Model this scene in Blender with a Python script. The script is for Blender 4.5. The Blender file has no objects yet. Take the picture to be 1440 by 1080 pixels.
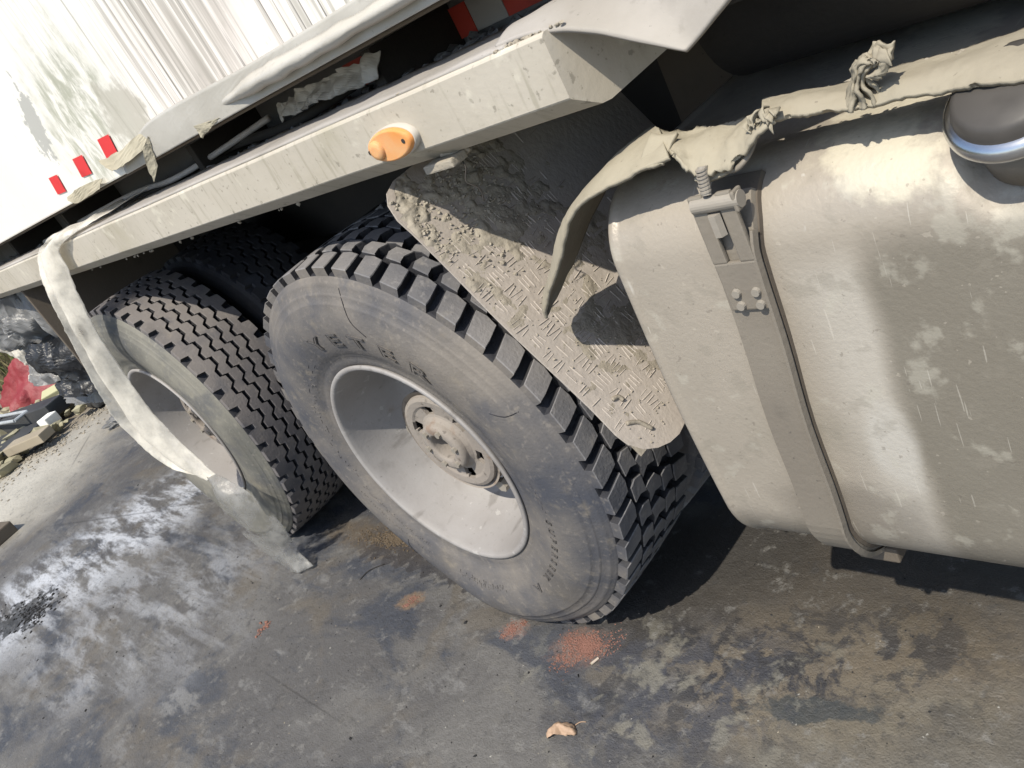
import bpy, bmesh, math, random
from math import sin, cos, pi, radians, atan2, sqrt, exp
from mathutils import Vector, Matrix, noise
random.seed(7)
S = bpy.context.scene
COL = S.collection

# ------------------------------------------------------------------ camera, light, exposure
cam = bpy.data.cameras.new('camera'); co = bpy.data.objects.new('camera', cam); COL.objects.link(co)
CR, CU, CF = (0.669910, 0.590344, -0.450239), (-0.007885, 0.612053, 0.790778), (-0.742400, 0.526199, -0.414675)     # camera right, up, forward
co.matrix_world = Matrix(((CR[0], CU[0], -CF[0], 1.57718), (CR[1], CU[1], -CF[1], -0.78697),
                          (CR[2], CU[2], -CF[2], 1.39715), (0, 0, 0, 1)))
cam.sensor_width = 36; cam.lens = 29.1979; cam.clip_start = .02; cam.clip_end = 500
S.camera = co
SUN = Vector((.20, -.62, .92)).normalized()          # towards the sun
w = bpy.data.worlds.new('World'); S.world = w; w.use_nodes = True
wn = w.node_tree; bg = wn.nodes['Background']
sky = wn.nodes.new('ShaderNodeTexSky'); sky.sky_type = 'NISHITA'; sky.sun_disc = False
sky.sun_elevation = math.asin(SUN.z); sky.sun_rotation = atan2(SUN.x, SUN.y)
wn.links.new(sky.outputs[0], bg.inputs[0]); bg.inputs[1].default_value = .15
sl = bpy.data.lights.new('sun', 'SUN'); sl.energy = 4.3; sl.angle = radians(.6); sl.color = (1, .93, .80)
so = bpy.data.objects.new('sun', sl); COL.objects.link(so)
so.rotation_euler = (-SUN).to_track_quat('-Z', 'Y').to_euler()
S.view_settings.view_transform = 'Standard'; S.view_settings.look = 'None'
S.view_settings.gamma = 1; S.view_settings.use_curve_mapping = False; S.view_settings.exposure = .48

# ------------------------------------------------------------------ materials
def nd(nt, t, **k):
    n = nt.nodes.new(t)
    for a, v in k.items(): setattr(n, a, v)
    return n
class M:
    """a small node-graph writer around one Principled material"""
    def __init__(s, name, base, rough=.8, spec=.3, metal=0):
        s.m = bpy.data.materials.new(name); s.m.use_nodes = True; s.nt = s.m.node_tree
        s.p = s.nt.nodes['Principled BSDF']; s.p.inputs['Roughness'].default_value = rough
        s.p.inputs['Specular IOR Level'].default_value = spec; s.p.inputs['Metallic'].default_value = metal
        g = nd(s.nt, 'ShaderNodeNewGeometry'); s.pos = g.outputs['Position']; s.geo = g
        s.col = None; s.base = base; s.h = None
        s.p.inputs['Base Color'].default_value = (*base, 1)
    def L(s, a, b): s.nt.links.new(a, b)
    def math(s, op, a, b=None, c=None):
        n = nd(s.nt, 'ShaderNodeMath', operation=op)
        for i, v in enumerate((a, b, c)):
            if v is None: continue
            if isinstance(v, (int, float)): n.inputs[i].default_value = v
            else: s.L(v, n.inputs[i])
        return n.outputs[0]
    def smooth(s, v, lo, hi):
        n = nd(s.nt, 'ShaderNodeMapRange', interpolation_type='SMOOTHSTEP')
        s.L(v, n.inputs[0]); n.inputs[1].default_value = lo; n.inputs[2].default_value = hi
        return n.outputs[0]
    def scaled(s, sc, loc=(0, 0, 0), rot=(0, 0, 0)):
        n = nd(s.nt, 'ShaderNodeMapping'); s.L(s.pos, n.inputs[0])
        n.inputs['Scale'].default_value = sc; n.inputs['Location'].default_value = loc; n.inputs['Rotation'].default_value = rot
        return n.outputs[0]
    def noise(s, scale, detail=5, rough=.55, dist=0, stretch=None, seed=0, rot=(0, 0, 0)):
        n = nd(s.nt, 'ShaderNodeTexNoise')
        s.L(s.scaled(stretch or (1, 1, 1), (seed * 3.1, seed * 1.7, seed * 2.3), rot), n.inputs['Vector'])
        n.inputs['Scale'].default_value = scale; n.inputs['Detail'].default_value = detail
        n.inputs['Roughness'].default_value = rough; n.inputs['Distortion'].default_value = dist
        return n.outputs[0]
    def voro(s, scale, stretch=None, feat='F1', seed=0):
        n = nd(s.nt, 'ShaderNodeTexVoronoi', feature=feat); s.L(s.scaled(stretch or (1, 1, 1), (seed,) * 3), n.inputs['Vector'])
        n.inputs['Scale'].default_value = scale; return n.outputs['Distance']
    def layer(s, color, fac, amt=1.0):
        n = nd(s.nt, 'ShaderNodeMix', data_type='RGBA')
        f = s.math('MULTIPLY', fac, amt) if amt != 1.0 else fac
        s.L(f, n.inputs[0])
        if s.col is None: n.inputs[6].default_value = (*s.base, 1)
        else: s.L(s.col, n.inputs[6])
        n.inputs[7].default_value = (*color, 1); s.col = n.outputs[2]; return s
    def nl(s, color, scale, lo, hi, amt=1.0, **k):
        return s.layer(color, s.smooth(s.noise(scale, **k), lo, hi), amt)
    def blob(s, cx, cy, rx, ry, rot=0, wob=.35, soft=.35, scale=9, axes=(0, 1), seed=0):
        """soft-edged stain with a ragged outline at a real place"""
        sep = nd(s.nt, 'ShaderNodeSeparateXYZ'); s.L(s.pos, sep.inputs[0])
        x = s.math('SUBTRACT', sep.outputs[axes[0]], cx); y = s.math('SUBTRACT', sep.outputs[axes[1]], cy)
        c, t = cos(rot), sin(rot)
        u = s.math('ADD', s.math('MULTIPLY', x, c / rx), s.math('MULTIPLY', y, t / rx))
        v = s.math('ADD', s.math('MULTIPLY', x, -t / ry), s.math('MULTIPLY', y, c / ry))
        d = s.math('SQRT', s.math('ADD', s.math('MULTIPLY', u, u), s.math('MULTIPLY', v, v)))
        nz = s.math('MULTIPLY', s.math('SUBTRACT', s.noise(scale, 6, .62, seed=seed), .5), wob * 4)
        d = s.math('ADD', d, nz)
        return s.smooth(s.math('SUBTRACT', 1.0, d), -soft, soft)
    def sep(s, i):
        n = nd(s.nt, 'ShaderNodeSeparateXYZ'); s.L(s.pos, n.inputs[0]); return n.outputs[i]
    def bump(s, h, dist, strength=1.0):
        n = nd(s.nt, 'ShaderNodeBump'); n.inputs['Distance'].default_value = dist; n.inputs['Strength'].default_value = strength
        s.L(h, n.inputs['Height'])
        if s.h is not None: s.L(s.h, n.inputs['Normal'])
        s.h = n.outputs[0]; return s
    def rough(s, v): s.L(v, s.p.inputs['Roughness']); return s
    def done(s):
        if s.col is not None: s.L(s.col, s.p.inputs['Base Color'])
        if s.h is not None: s.L(s.h, s.p.inputs['Normal'])
        return s.m

def m_rubber(name, dust, amt, base=(.035, .037, .042)):
    m = M(name, base, .75, .35)
    m.nl(dust, 3.2, .30, .66, amt, detail=7)
    m.nl((.052, .056, .07), 9, .52, .70, .55, detail=6, seed=3)
    m.nl(tuple(c * .55 for c in dust), 5, .56, .72, .5, detail=8, seed=7); m.nl(tuple(c * 1.25 for c in dust), 70, .55, .72, .4, detail=5, seed=9)
    m.nl((dust[0] * 1.35, dust[1] * 1.3, dust[2] * 1.15), 24, .55, .8, .45, detail=6, seed=5)
    m.bump(m.noise(160, 6), .002, .7); m.bump(m.noise(28, 4, seed=2), .002, .4)
    return m.done()
MT = {}
MT['sidewall'] = m_rubber('dusty_sidewall_rubber', (.168, .150, .130), .9, (.045, .049, .062))
MT['sidewall_green'] = m_rubber('dusty_sidewall_rubber_pale', (.185, .176, .148), .9, (.075, .075, .07))
MT['tread'] = m_rubber('tread_rubber', (.20, .190, .185), .9, (.085, .087, .097))
MT['tread_brown'] = m_rubber('tread_rubber_brown_dust', (.165, .150, .141), .9, (.085, .08, .085))
MT['grooveline'] = m_rubber('letter_edge_rubber', (.055, .05, .046), .9, (.03, .03, .032))
MT['shaderubber'] = m_rubber('shade_dark_rubber', (.040, .038, .038), .7, (.016, .017, .022))  # near-black: shade between blocks is put into the colour; inner tyre too
MT['groove'] = m_rubber('groove_rubber', (.022, .022, .026), .7, (.010, .011, .016))
def m_paint(name, base, dust, amt, dark=(.12, .11, .095), rough=.6, spec=.35, b=.0008):
    m = M(name, base, rough, spec)
    m.nl(dust, 2.3, .32, .68, amt, detail=7)
    m.nl(dark, 7, .58, .78, .35, detail=8, seed=4)
    m.nl(tuple(c * .7 for c in dust), 60, .60, .74, .35, detail=4, seed=6)
    m.nl(dark, 120, .68, .76, .6, detail=3, seed=8)
    m.bump(m.noise(90, 6), b, .7); m.bump(m.noise(6, 4, seed=3), .004, .25)
    return m
mb = m_paint('dirty_white_beam_paint', (.44, .405, .345), (.36, .325, .265), .8, (.17, .16, .12))
mb.nl((.20, .185, .13), 7, .54, .70, .38, detail=6, stretch=(9, 1, 1.2), seed=9)
mb.nl((.30, .275, .19), 4, .52, .72, .5, detail=7, seed=11)
mb.nl((.12, .11, .085), 60, .62, .68, .5, detail=7, seed=14)
mb.nl((.58, .55, .46), 18, .60, .72, .5, detail=6, seed=16)
MT['beam'] = mb.done()
MT['ledge'] = m_paint('dusty_ledge', (.34, .32, .30), (.25, .23, .2), .9).done()
rm = m_paint('dusty_rim', (.29, .28, .275), (.205, .19, .178), .9, (.08, .07, .062), .6)
rm.nl((.15, .10, .07), 9, .62, .74, .4, detail=8, seed=31); rm.nl((.10, .09, .08), 22, .60, .72, .45, detail=8, seed=32, stretch=(1, .3, 1)); rm.nl((.42, .41, .39), 30, .64, .70, .4, detail=6, seed=33); MT['rim'] = rm.done()
hb = m_paint('mud_grey_hub', (.24, .215, .19), (.20, .175, .155), .9, (.12, .1, .09), .85, .2, .002)
hb.nl((.17, .10, .06), 14, .58, .70, .5, detail=7, seed=31); hb.nl((.07, .06, .05), 40, .60, .70, .6, detail=6, seed=32); MT['hub'] = hb.done()
MT['guard'] = m_paint('mud_coated_plate', (.37, .33, .29), (.31, .275, .24), .9, (.16, .14, .12), .8, .25, .0022).done()
MT['mud'] = m_paint('dried_mud', (.27, .24, .195), (.31, .28, .23), .8, (.12, .1, .08), .95, .1, .004).done()
MT['strap'] = m_paint('dusty_steel_strap', (.165, .145, .12), (.21, .188, .155), .75, (.06, .055, .05), .6, .4, .0012).done()
MT['dark'] = m_paint('grimy_dark_steel', (.03, .028, .027), (.05, .045, .04), .7, (.015, .015, .016), .8, .2, .001).done()
MT['darkbrown'] = m_paint('grimy_brown_steel', (.09, .075, .06), (.13, .11, .088), .7, (.03, .025, .02), .8, .2, .001).done()
MT['rail'] = m_paint('grimy_grey_rail', (.20, .20, .21), (.15, .145, .14), .7, (.02, .02, .022), .7, .3, .002).done()
MT['sheet'] = m_paint('dusty_rubber_sheet', (.24, .215, .17), (.31, .28, .215), .9, (.12, .10, .08), .85, .2, .0018).done()
# tank: dusty aluminium
t = M('dusty_aluminium_tank', (.29, .258, .215), .58, .45, .12)
t.nl((.325, .29, .243), 2.0, .35, .65, .9, detail=6)
t.nl((.235, .212, .172), 3.3, .5, .72, .75, detail=7, seed=2)
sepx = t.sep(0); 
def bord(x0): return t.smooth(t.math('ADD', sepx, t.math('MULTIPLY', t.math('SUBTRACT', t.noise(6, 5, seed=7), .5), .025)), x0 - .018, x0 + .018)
shade_band = bord(1.137)  # lit strip left of this border, shade band right, painted into the colour
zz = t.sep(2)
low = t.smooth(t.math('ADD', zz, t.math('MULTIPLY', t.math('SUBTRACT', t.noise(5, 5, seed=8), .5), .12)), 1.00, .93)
t.layer((.43, .405, .36), t.math('MULTIPLY', t.math('SUBTRACT', 1.0, shade_band), t.math('MULTIPLY', low, t.smooth(sepx, 1.03, 1.10))), .6)
t.layer((.165, .15, .122), t.math('MULTIPLY', shade_band, low), .9)
t.layer((.52, .48, .38), t.blob(1.17, 1.045, .075, .035, -.4, .5, .3, 24, (0, 2), 3), .75)
t.layer((.45, .43, .39), t.blob(1.11, .66, .03, .07, 0, .3, .4, 16, (0, 2), 8), .7)
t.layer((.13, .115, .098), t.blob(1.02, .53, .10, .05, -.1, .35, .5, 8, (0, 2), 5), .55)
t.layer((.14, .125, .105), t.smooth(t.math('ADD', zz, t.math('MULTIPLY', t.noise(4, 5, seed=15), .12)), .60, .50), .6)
t.nl((.38, .35, .30), 30, .66, .84, .35, detail=6, seed=9)
t.nl((.50, .48, .44), 40, .70, .76, .5, detail=3, stretch=(1, 1, .12), seed=12)
t.nl((.22, .20, .165), 26, .55, .66, .35, detail=9, seed=21)
t.nl((.42, .40, .34), 17, .58, .66, .35, detail=9, seed=22)
t.nl((.17, .15, .12), 12, .60, .72, .25, detail=7, stretch=(2.5, 1, .5), seed=23)
for k, (rx, rz) in enumerate(((0, .3), (0, -.9), (0, 1.4))):
    t.nl((.55, .52, .46), 9, .735, .742, .30, detail=2, stretch=(16, 1, .8), seed=30 + k, rot=(0, rz, 0))
t.nl((.14, .12, .10), 100, .69, .72, .4, detail=2, seed=41)
t.nl((.42, .38, .32), 75, .71, .73, .35, detail=2, seed=43)
t.nl((.14, .12, .10), 55, .70, .76, .5, detail=4, seed=13)
t.bump(t.noise(150, 5), .0009, .8); t.bump(t.noise(9, 3, seed=3), .004, .35)
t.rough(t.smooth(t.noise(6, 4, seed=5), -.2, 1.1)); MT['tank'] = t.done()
# box side
m = M('streaked_white_box_side', (.74, .72, .66), .5, .4)
m.nl((.74, .66, .62), 1.3, .5, .68, .6, detail=3, seed=2)
fade = m.smooth(m.sep(0), -1.0, .1)
m.layer((.36, .34, .30), m.math('MULTIPLY', fade, m.smooth(m.noise(5, 3, .5, stretch=(14, 1, .35)), .50, .66)), .75)
m.layer((.13, .12, .11), m.math('MULTIPLY', fade, m.smooth(m.noise(9, 3, .5, stretch=(14, 1, .25), seed=3), .58, .70)), .85)
m.layer((.34, .31, .27), m.math('MULTIPLY', m.blob(.0, 1.62, .22, .22, 0, .4, .5, 6, (0, 2), 9), m.smooth(m.noise(6, 3, .5, stretch=(12, 1, .3), seed=6), .40, .6)), .7)
m.nl((.3, .3, .24), 50, .62, .75, .35, detail=5, stretch=(1, 1, .5), seed=12)
blt = m.smooth(m.noise(16, 8, .7, .4, stretch=(1.3, 1, .6), seed=30), .40, .60)
m.layer((.24, .25, .17), m.math('MULTIPLY', blt, m.blob(-.66, 1.56, .24, .15, .4, .5, .5, 14, (0, 2))), .7)
m.layer((.10, .11, .11), m.blob(-.95, 1.60, .10, .05, .9, .8, .1, 30, (0, 2), 3), .5)
m.layer((.28, .26, .20), m.blob(-.42, 1.50, .11, .07, 0, .6, .3, 20, (0, 2), 5), .6)
m.bump(m.noise(8, 3, .5, stretch=(10, 1, .5)), .002, .5); MT['box'] = m.done()
MT['hem'] = m_paint('grey_hem_film', (.42, .405, .37), (.33, .31, .27), .9, (.25, .24, .2), .45, .5, .001).done()
MT['tatter'] = m_paint('dusty_tatter', (.30, .27, .2), (.38, .35, .27), .8, (.1, .09, .06), .8, .2, .001).done()
def simple(name, c, rough=.6, spec=.4, metal=0, **k):
    m = M(name, c, rough, spec, metal); m.nl(tuple(x * .6 for x in c), 20, .5, .75, .5, detail=5); return m.done()
MT['red'] = simple('red_reflector', (.62, .045, .05), .4)
MT['redgrime'] = simple('grimy_red_reflector', (.55, .07, .05), .5)
MT['whitegrime'] = simple('grimy_white_reflector', (.42, .40, .39), .5)
m = M('amber_lens', (.60, .25, .07), .6, .35); m.nl((.58, .34, .17), 10, .4, .65, .8, detail=6); m.nl((.40, .33, .24), 30, .58, .7, .6, detail=4, seed=3)
m.p.inputs['Subsurface Weight'].default_value = .25; m.p.inputs['Subsurface Radius'].default_value = (.02, .008, .002); MT['amber'] = m.done()
MT['lampbase'] = simple('pale_lamp_base', (.42, .39, .34), .6)
MT['chrome'] = simple('chrome', (.62, .62, .62), .27, .5, 1.0)
MT['capdark'] = simple('dusty_dark_cap', (.06, .055, .05), .5)
MT['blue'] = simple('blue_fitting', (.035, .06, .17), .4)
MT['bolt'] = m_paint('dusty_bolt', (.22, .20, .17), (.27, .245, .21), .8).done()
def m_film(name, col, trans, spec=.5, wr=30):
    m = M(name, col, .35, spec); m.nl(tuple(c * .62 for c in col), 9, .45, .7, .6, detail=6, stretch=(1, 1, .4))
    m.bump(m.noise(wr, 5, stretch=(1, 1, .3)), .008, .6)
    mat = m.done(); nt = m.nt; out = [n for n in nt.nodes if n.type == 'OUTPUT_MATERIAL'][0]
    tl = nd(nt, 'ShaderNodeBsdfTranslucent'); tl.inputs[0].default_value = (*col, 1)
    tr = nd(nt, 'ShaderNodeBsdfTransparent'); a = nd(nt, 'ShaderNodeMixShader'); a.inputs[0].default_value = .4
    b = nd(nt, 'ShaderNodeMixShader')
    m.L(m.math('MULTIPLY', m.smooth(m.noise(14, 5, seed=4), .25, .8), trans), b.inputs[0])
    nt.links.new(m.p.outputs[0], a.inputs[1]); nt.links.new(tl.outputs[0], a.inputs[2])
    nt.links.new(a.outputs[0], b.inputs[1]); nt.links.new(tr.outputs[0], b.inputs[2]); nt.links.new(b.outputs[0], out.inputs[0])
    return mat
MT['film'] = m_film('milky_plastic_film', (.80, .77, .70), .75)
MT['film_clear'] = m_film('clear_grimy_film', (.34, .335, .32), 1.5)
MT['blackfilm'] = m_film('black_bag_film', (.035, .037, .042), .1, .7, 50)
MT['film_grey'] = m_film('crumpled_grey_film', (.30, .30, .30), .4, .6, 40)

# ------------------------------------------------------------------ mesh helpers
def mesh(name, v, f, m=None, parent=None, smooth=False, loc=None):
    me = bpy.data.meshes.new(name); me.from_pydata([tuple(a) for a in v], [], f); me.update()
    if smooth:
        for p in me.polygons: p.use_smooth = True
    if m: me.materials.append(MT[m] if isinstance(m, str) else m)
    o = bpy.data.objects.new(name, me); COL.objects.link(o)
    if parent: o.parent = parent
    if loc: o.location = loc
    return o
def from_bm(name, bm, m=None, parent=None, smooth=False, loc=None, rot=None):
    bmesh.ops.recalc_face_normals(bm, faces=bm.faces)
    me = bpy.data.meshes.new(name); bm.to_mesh(me); bm.free()
    if smooth:
        for p in me.polygons: p.use_smooth = True
    if m: me.materials.append(MT[m] if isinstance(m, str) else m)
    o = bpy.data.objects.new(name, me); COL.objects.link(o)
    if parent: o.parent = parent
    if loc: o.location = loc
    if rot: o.rotation_euler = rot
    return o
def empty(name, loc=(0, 0, 0), parent=None):
    o = bpy.data.objects.new(name, None); COL.objects.link(o); o.location = loc; o.empty_display_size = .1
    if parent: o.parent = parent
    return o
def tag(o, label=None, cat=None, group=None, kind=None):
    if label: o['label'] = label
    if cat: o['category'] = cat
    if group: o['group'] = group
    if kind: o['kind'] = kind
    return o
def bm_box(bm, lo, hi, bevel=0, seg=2, mat=None):
    r = bmesh.ops.create_cube(bm, size=1)
    c = [(a + b) / 2 for a, b in zip(lo, hi)]; s = [b - a for a, b in zip(lo, hi)]
    for v in r['verts']: v.co = Vector((c[0] + v.co.x * s[0], c[1] + v.co.y * s[1], c[2] + v.co.z * s[2]))
    if mat: 
        for v in r['verts']: v.co = mat @ v.co
    if bevel:
        bmesh.ops.bevel(bm, geom=list({e for v in r['verts'] for e in v.link_edges}), offset=bevel, segments=seg, affect='EDGES', profile=.6)
def box(name, lo, hi, m, parent=None, bevel=.003, mat=None):
    bm = bmesh.new(); bm_box(bm, lo, hi, bevel, mat=mat); return from_bm(name, bm, m, parent)
def bm_cyl(bm, a, b, r0, r1=None, n=24, cap=True):
    a, b = Vector(a), Vector(b); r1 = r0 if r1 is None else r1; d = (b - a); q = d.to_track_quat('Z', 'Y').to_matrix()
    A = [bm.verts.new(a + q @ Vector((r0 * cos(2 * pi * i / n), r0 * sin(2 * pi * i / n), 0))) for i in range(n)]
    B = [bm.verts.new(b + q @ Vector((r1 * cos(2 * pi * i / n), r1 * sin(2 * pi * i / n), 0))) for i in range(n)]
    for i in range(n): bm.faces.new((A[i], A[(i + 1) % n], B[(i + 1) % n], B[i]))
    if cap: bm.faces.new(A[::-1]); bm.faces.new(B)
def revolve(prof, n=160, a0=0, a1=2 * pi):
    """profile of (y, r) turned about the wheel's Y axis"""
    v, f = [], []; k = len(prof)
    for i in range(n):
        a = a0 + (a1 - a0) * i / n
        for y, r in prof: v.append((r * cos(a), y, r * sin(a)))
    for i in range(n):
        j = (i + 1) % n
        for q in range(k - 1): f.append((i * k + q, i * k + q + 1, j * k + q + 1, j * k + q))
    return v, f
def catmull(pts, n):
    P = [Vector(p) for p in pts]; out = []
    for i in range(n + 1):
        t = i / n * (len(P) - 1); k = min(int(t), len(P) - 2); u = t - k
        p0 = P[max(k - 1, 0)]; p1 = P[k]; p2 = P[k + 1]; p3 = P[min(k + 2, len(P) - 1)]
        out.append(.5 * ((2 * p1) + (p2 - p0) * u + (2 * p0 - 5 * p1 + 4 * p2 - p3) * u * u + (3 * p1 - p0 - 3 * p2 + p3) * u ** 3))
    return out
def loft(name, rows, m, parent=None, nu=60, nv=10, thick=.004, jit=0, jscale=20, edge=0, smooth=True, linear=False, crease=0, cscale=10):
    """sheet with real thickness through rows of guide points; jit crumples it, edge frays its rims"""
    R = [catmull(r, nu) for r in rows]; G = []
    for i in range(nu + 1):
        c = [r[i] for r in R]
        if linear or len(c) == 2:
            G.append([c[0].lerp(c[-1], j / nv) if len(c) == 2 else catmull(c, nv)[j] for j in range(nv + 1)])
        else: G.append(catmull(c, nv))
    def nrm(i, j):
        a = G[min(i + 1, nu)][j] - G[max(i - 1, 0)][j]; b = G[i][min(j + 1, nv)] - G[i][max(j - 1, 0)]
        n = a.cross(b); return n.normalized() if n.length > 1e-9 else Vector((0, -1, 0))
    N = [[nrm(i, j) for j in range(nv + 1)] for i in range(nu + 1)]
    if edge:
        for i in range(nu + 1):
            for j, s in ((0, 1), (nv, -1)):
                q = G[i][j]; d = (G[i][min(1, nv)] - G[i][0]).normalized() if j == 0 else (G[i][nv] - G[i][nv - 1]).normalized() * -1
                G[i][j] = q + d * edge * (noise.noise(q * 70) + .6 * noise.noise(q * 190)) * s * s
    T, Bt = [], []
    for i in range(nu + 1):
        for j in range(nv + 1):
            q = G[i][j]; d = jit * (noise.noise(q * jscale) + .5 * abs(noise.noise(q * jscale * 2.7))) if jit else 0
            if crease:
                c3 = Vector((q.x, q.y, q.z * .45)) * cscale; D = noise.voronoi(c3)[0]; D2 = noise.voronoi(c3 * 2.3)[0]; d += crease * (D[0] - .45) + crease * .35 * (D2[0] - .45)
            T.append(q + N[i][j] * (d + thick / 2)); Bt.append(q + N[i][j] * (d - thick / 2))
    w_ = nv + 1; n0 = len(T); f = []
    for i in range(nu):
        for j in range(nv):
            a = i * w_ + j; f.append((a, a + w_, a + w_ + 1, a + 1)); f.append((n0 + a, n0 + a + 1, n0 + a + w_ + 1, n0 + a + w_))
    for i in range(nu):
        for j in (0, nv):
            a = i * w_ + j; b = a + w_; f.append((a, n0 + a, n0 + b, b) if j else (a, b, n0 + b, n0 + a))
    for j in range(nv):
        for i in (0, nu):
            a = i * w_ + j; b = a + 1; f.append((a, b, n0 + b, n0 + a) if not i else (a, n0 + a, n0 + b, b))
    o = mesh(name, T + Bt, f, m, parent, smooth); bm = bmesh.new(); bm.from_mesh(o.data)
    bmesh.ops.recalc_face_normals(bm, faces=bm.faces); bm.to_mesh(o.data); bm.free()
    return o
def lumps(name, spots, m, parent=None, kind=None, sub=1):
    """many small irregular clods (x, y, z, size, flatten) in one mesh"""
    v, f = [], []
    t = bmesh.new(); bmesh.ops.create_icosphere(t, subdivisions=sub, radius=1); tv = [q.co.copy() for q in t.verts]; tf = [[q.index for q in p.verts] for p in t.faces]; t.free()
    for (x, y, z, s, fl) in spots:
        o = Vector((random.random() * 50,) * 3); r = random.random() * 6.3; n0 = len(v); sx = random.uniform(.6, 1.3)
        for q in tv:
            d = 1 + .9 * noise.noise(q * 1.3 + o); a = Vector((q.x * sx, q.y, q.z * fl)) * s * d
            v.append((x + a.x * cos(r) - a.y * sin(r), y + a.x * sin(r) + a.y * cos(r), z + a.z))
        f += [[n0 + i for i in p] for p in tf]
    o = mesh(name, v, f, m, parent)
    if kind: o['kind'] = kind
    return o
def tube(name, pts, r, m, parent=None, n=8, sub=24):
    P = catmull(pts, sub); v, f = [], []
    for i, q in enumerate(P):
        d = (P[min(i + 1, len(P) - 1)] - P[max(i - 1, 0)]).normalized(); a = d.orthogonal().normalized(); b = d.cross(a)
        if i: 
            a = (pa - d * pa.dot(d)).normalized(); b = d.cross(a)
        pa = a; rr = r(i / (len(P) - 1)) if callable(r) else r
        for k in range(n): v.append(q + (a * cos(2 * pi * k / n) + b * sin(2 * pi * k / n)) * rr)
    for i in range(len(P) - 1):
        for k in range(n): f.append((i * n + k, i * n + (k + 1) % n, (i + 1) * n + (k + 1) % n, (i + 1) * n + k))
    f.append(tuple(range(n))[::-1]); f.append(tuple((len(P) - 1) * n + k for k in range(n)))
    return mesh(name, v, f, m, parent, True)

# ------------------------------------------------------------------ ground
g = M('oil_stained_concrete', (.074, .071, .070), .75, .5)
g.nl((.108, .104, .099), 2.0, .44, .58, .9, detail=8, rough=.62, dist=.6)
g.nl((.040, .044, .055), 2.6, .50, .60, .9, detail=8, rough=.65, seed=3, dist=.8, stretch=(.55, 1.1, 1), rot=(0, 0, .7))
g.nl((.098, .085, .068), 3.6, .52, .66, .7, detail=8, rough=.6, seed=5, dist=.5)
g.nl((.16, .158, .155), 9, .56, .68, .7, detail=8, rough=.65, seed=6, stretch=(.5, 1.2, 1), rot=(0, 0, .6))
# right-hand side: darker oil patches and yellowish worn concrete
g.layer((.13, .105, .072), g.blob(.80, .12, .33, .20, .6, .5, .5, 7), .75)
g.layer((.118, .105, .08), g.blob(.95, -.02, .30, .12, .5, .5, .4, 8, seed=4), .6)
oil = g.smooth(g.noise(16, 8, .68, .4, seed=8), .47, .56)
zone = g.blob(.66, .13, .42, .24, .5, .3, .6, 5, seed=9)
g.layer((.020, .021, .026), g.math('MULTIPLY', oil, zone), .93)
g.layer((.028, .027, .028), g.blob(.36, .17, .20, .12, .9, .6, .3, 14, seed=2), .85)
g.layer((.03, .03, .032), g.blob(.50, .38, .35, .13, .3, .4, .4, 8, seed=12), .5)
g.layer((.030, .036, .040), g.blob(.80, .0, .11, .028, .3, .9, .2, 14, seed=13), .8)
g.layer((.04, .042, .052), g.math('MULTIPLY', g.smooth(g.noise(13, 8, .65, .5, seed=18), .48, .56), g.blob(.47, -.07, .26, .17, .4, .3, .5, 6, seed=14)), .85)
g.layer((.18, .17, .14), g.math('MULTIPLY', g.smooth(g.noise(11, 7, .62, .3, seed=21), .55, .64), g.blob(.50, -.05, .40, .22, .4, .3, .5, 6, seed=15)), .6)
# left: pale chalky drag marks with a bluish sheen painted in, then bright dusty concrete
ch = g.smooth(g.noise(7, 9, .72, .25, stretch=(.35, 1.5, 1), seed=11, rot=(0, 0, .25)), .42, .60)
g.layer((.42, .44, .48), g.math('MULTIPLY', ch, g.blob(-2.75, -.42, .42, .95, -.35, .25, .5, 3, seed=16)), .92)
g.layer((.28, .29, .31), g.math('MULTIPLY', ch, g.blob(-1.9, -.50, .65, .42, .3, .3, .6, 3, seed=17)), .65)
g.layer((.30, .275, .23), g.smooth(g.math('ADD', g.sep(0), g.math('MULTIPLY', g.math('SUBTRACT', g.noise(1.4, 6), .5), 2.2)), -3.6, -5.0), .85)
g.layer((.42, .40, .35), g.blob(-5.0, -.6, .9, .8, 0, .4, .6, 2, seed=20), .8)
g.layer((.16, .13, .095), g.smooth(g.math('ADD', g.sep(0), g.math('MULTIPLY', g.math('SUBTRACT', g.noise(1.8, 6), .5), 1.0)), -5.3, -5.8), .85)
g.layer((.15, .095, .075), g.blob(.21, -.03, .065, .055, .3, .55, .4, 40, seed=1), .75)
g.layer((.21, .125, .095), g.blob(-.01, -.04, .035, .03, .3, .6, .4, 50, seed=3), .6)
g.layer((.22, .145, .08), g.blob(-.45, -.06, .045, .03, .5, .5, .4, 50, seed=4), .55)
g.layer((.10, .08, .058), g.blob(-.80, .12, .30, .07, .02, .5, .4, 18, seed=5), .8)
# tyre print of toothed dark mud
tx = g.math('MODULO', g.math('ADD', g.sep(0), 5.0), .071)
tooth = g.smooth(g.math('ADD', g.sep(1), g.math('ADD', g.math('MULTIPLY', g.math('ABSOLUTE', g.math('SUBTRACT', tx, .0355)), -.9), g.math('MULTIPLY', g.math('SUBTRACT', g.noise(22, 5), .5), .09))), .018, .024)
band = g.math('MULTIPLY', tooth, g.smooth(g.sep(1), .36, .10))
band = g.math('MULTIPLY', band, g.math('MULTIPLY', g.smooth(g.sep(0), -1.0, -.8), g.smooth(g.sep(0), -.16, -.26)))
g.layer((.030, .028, .030), band, .8)
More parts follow.
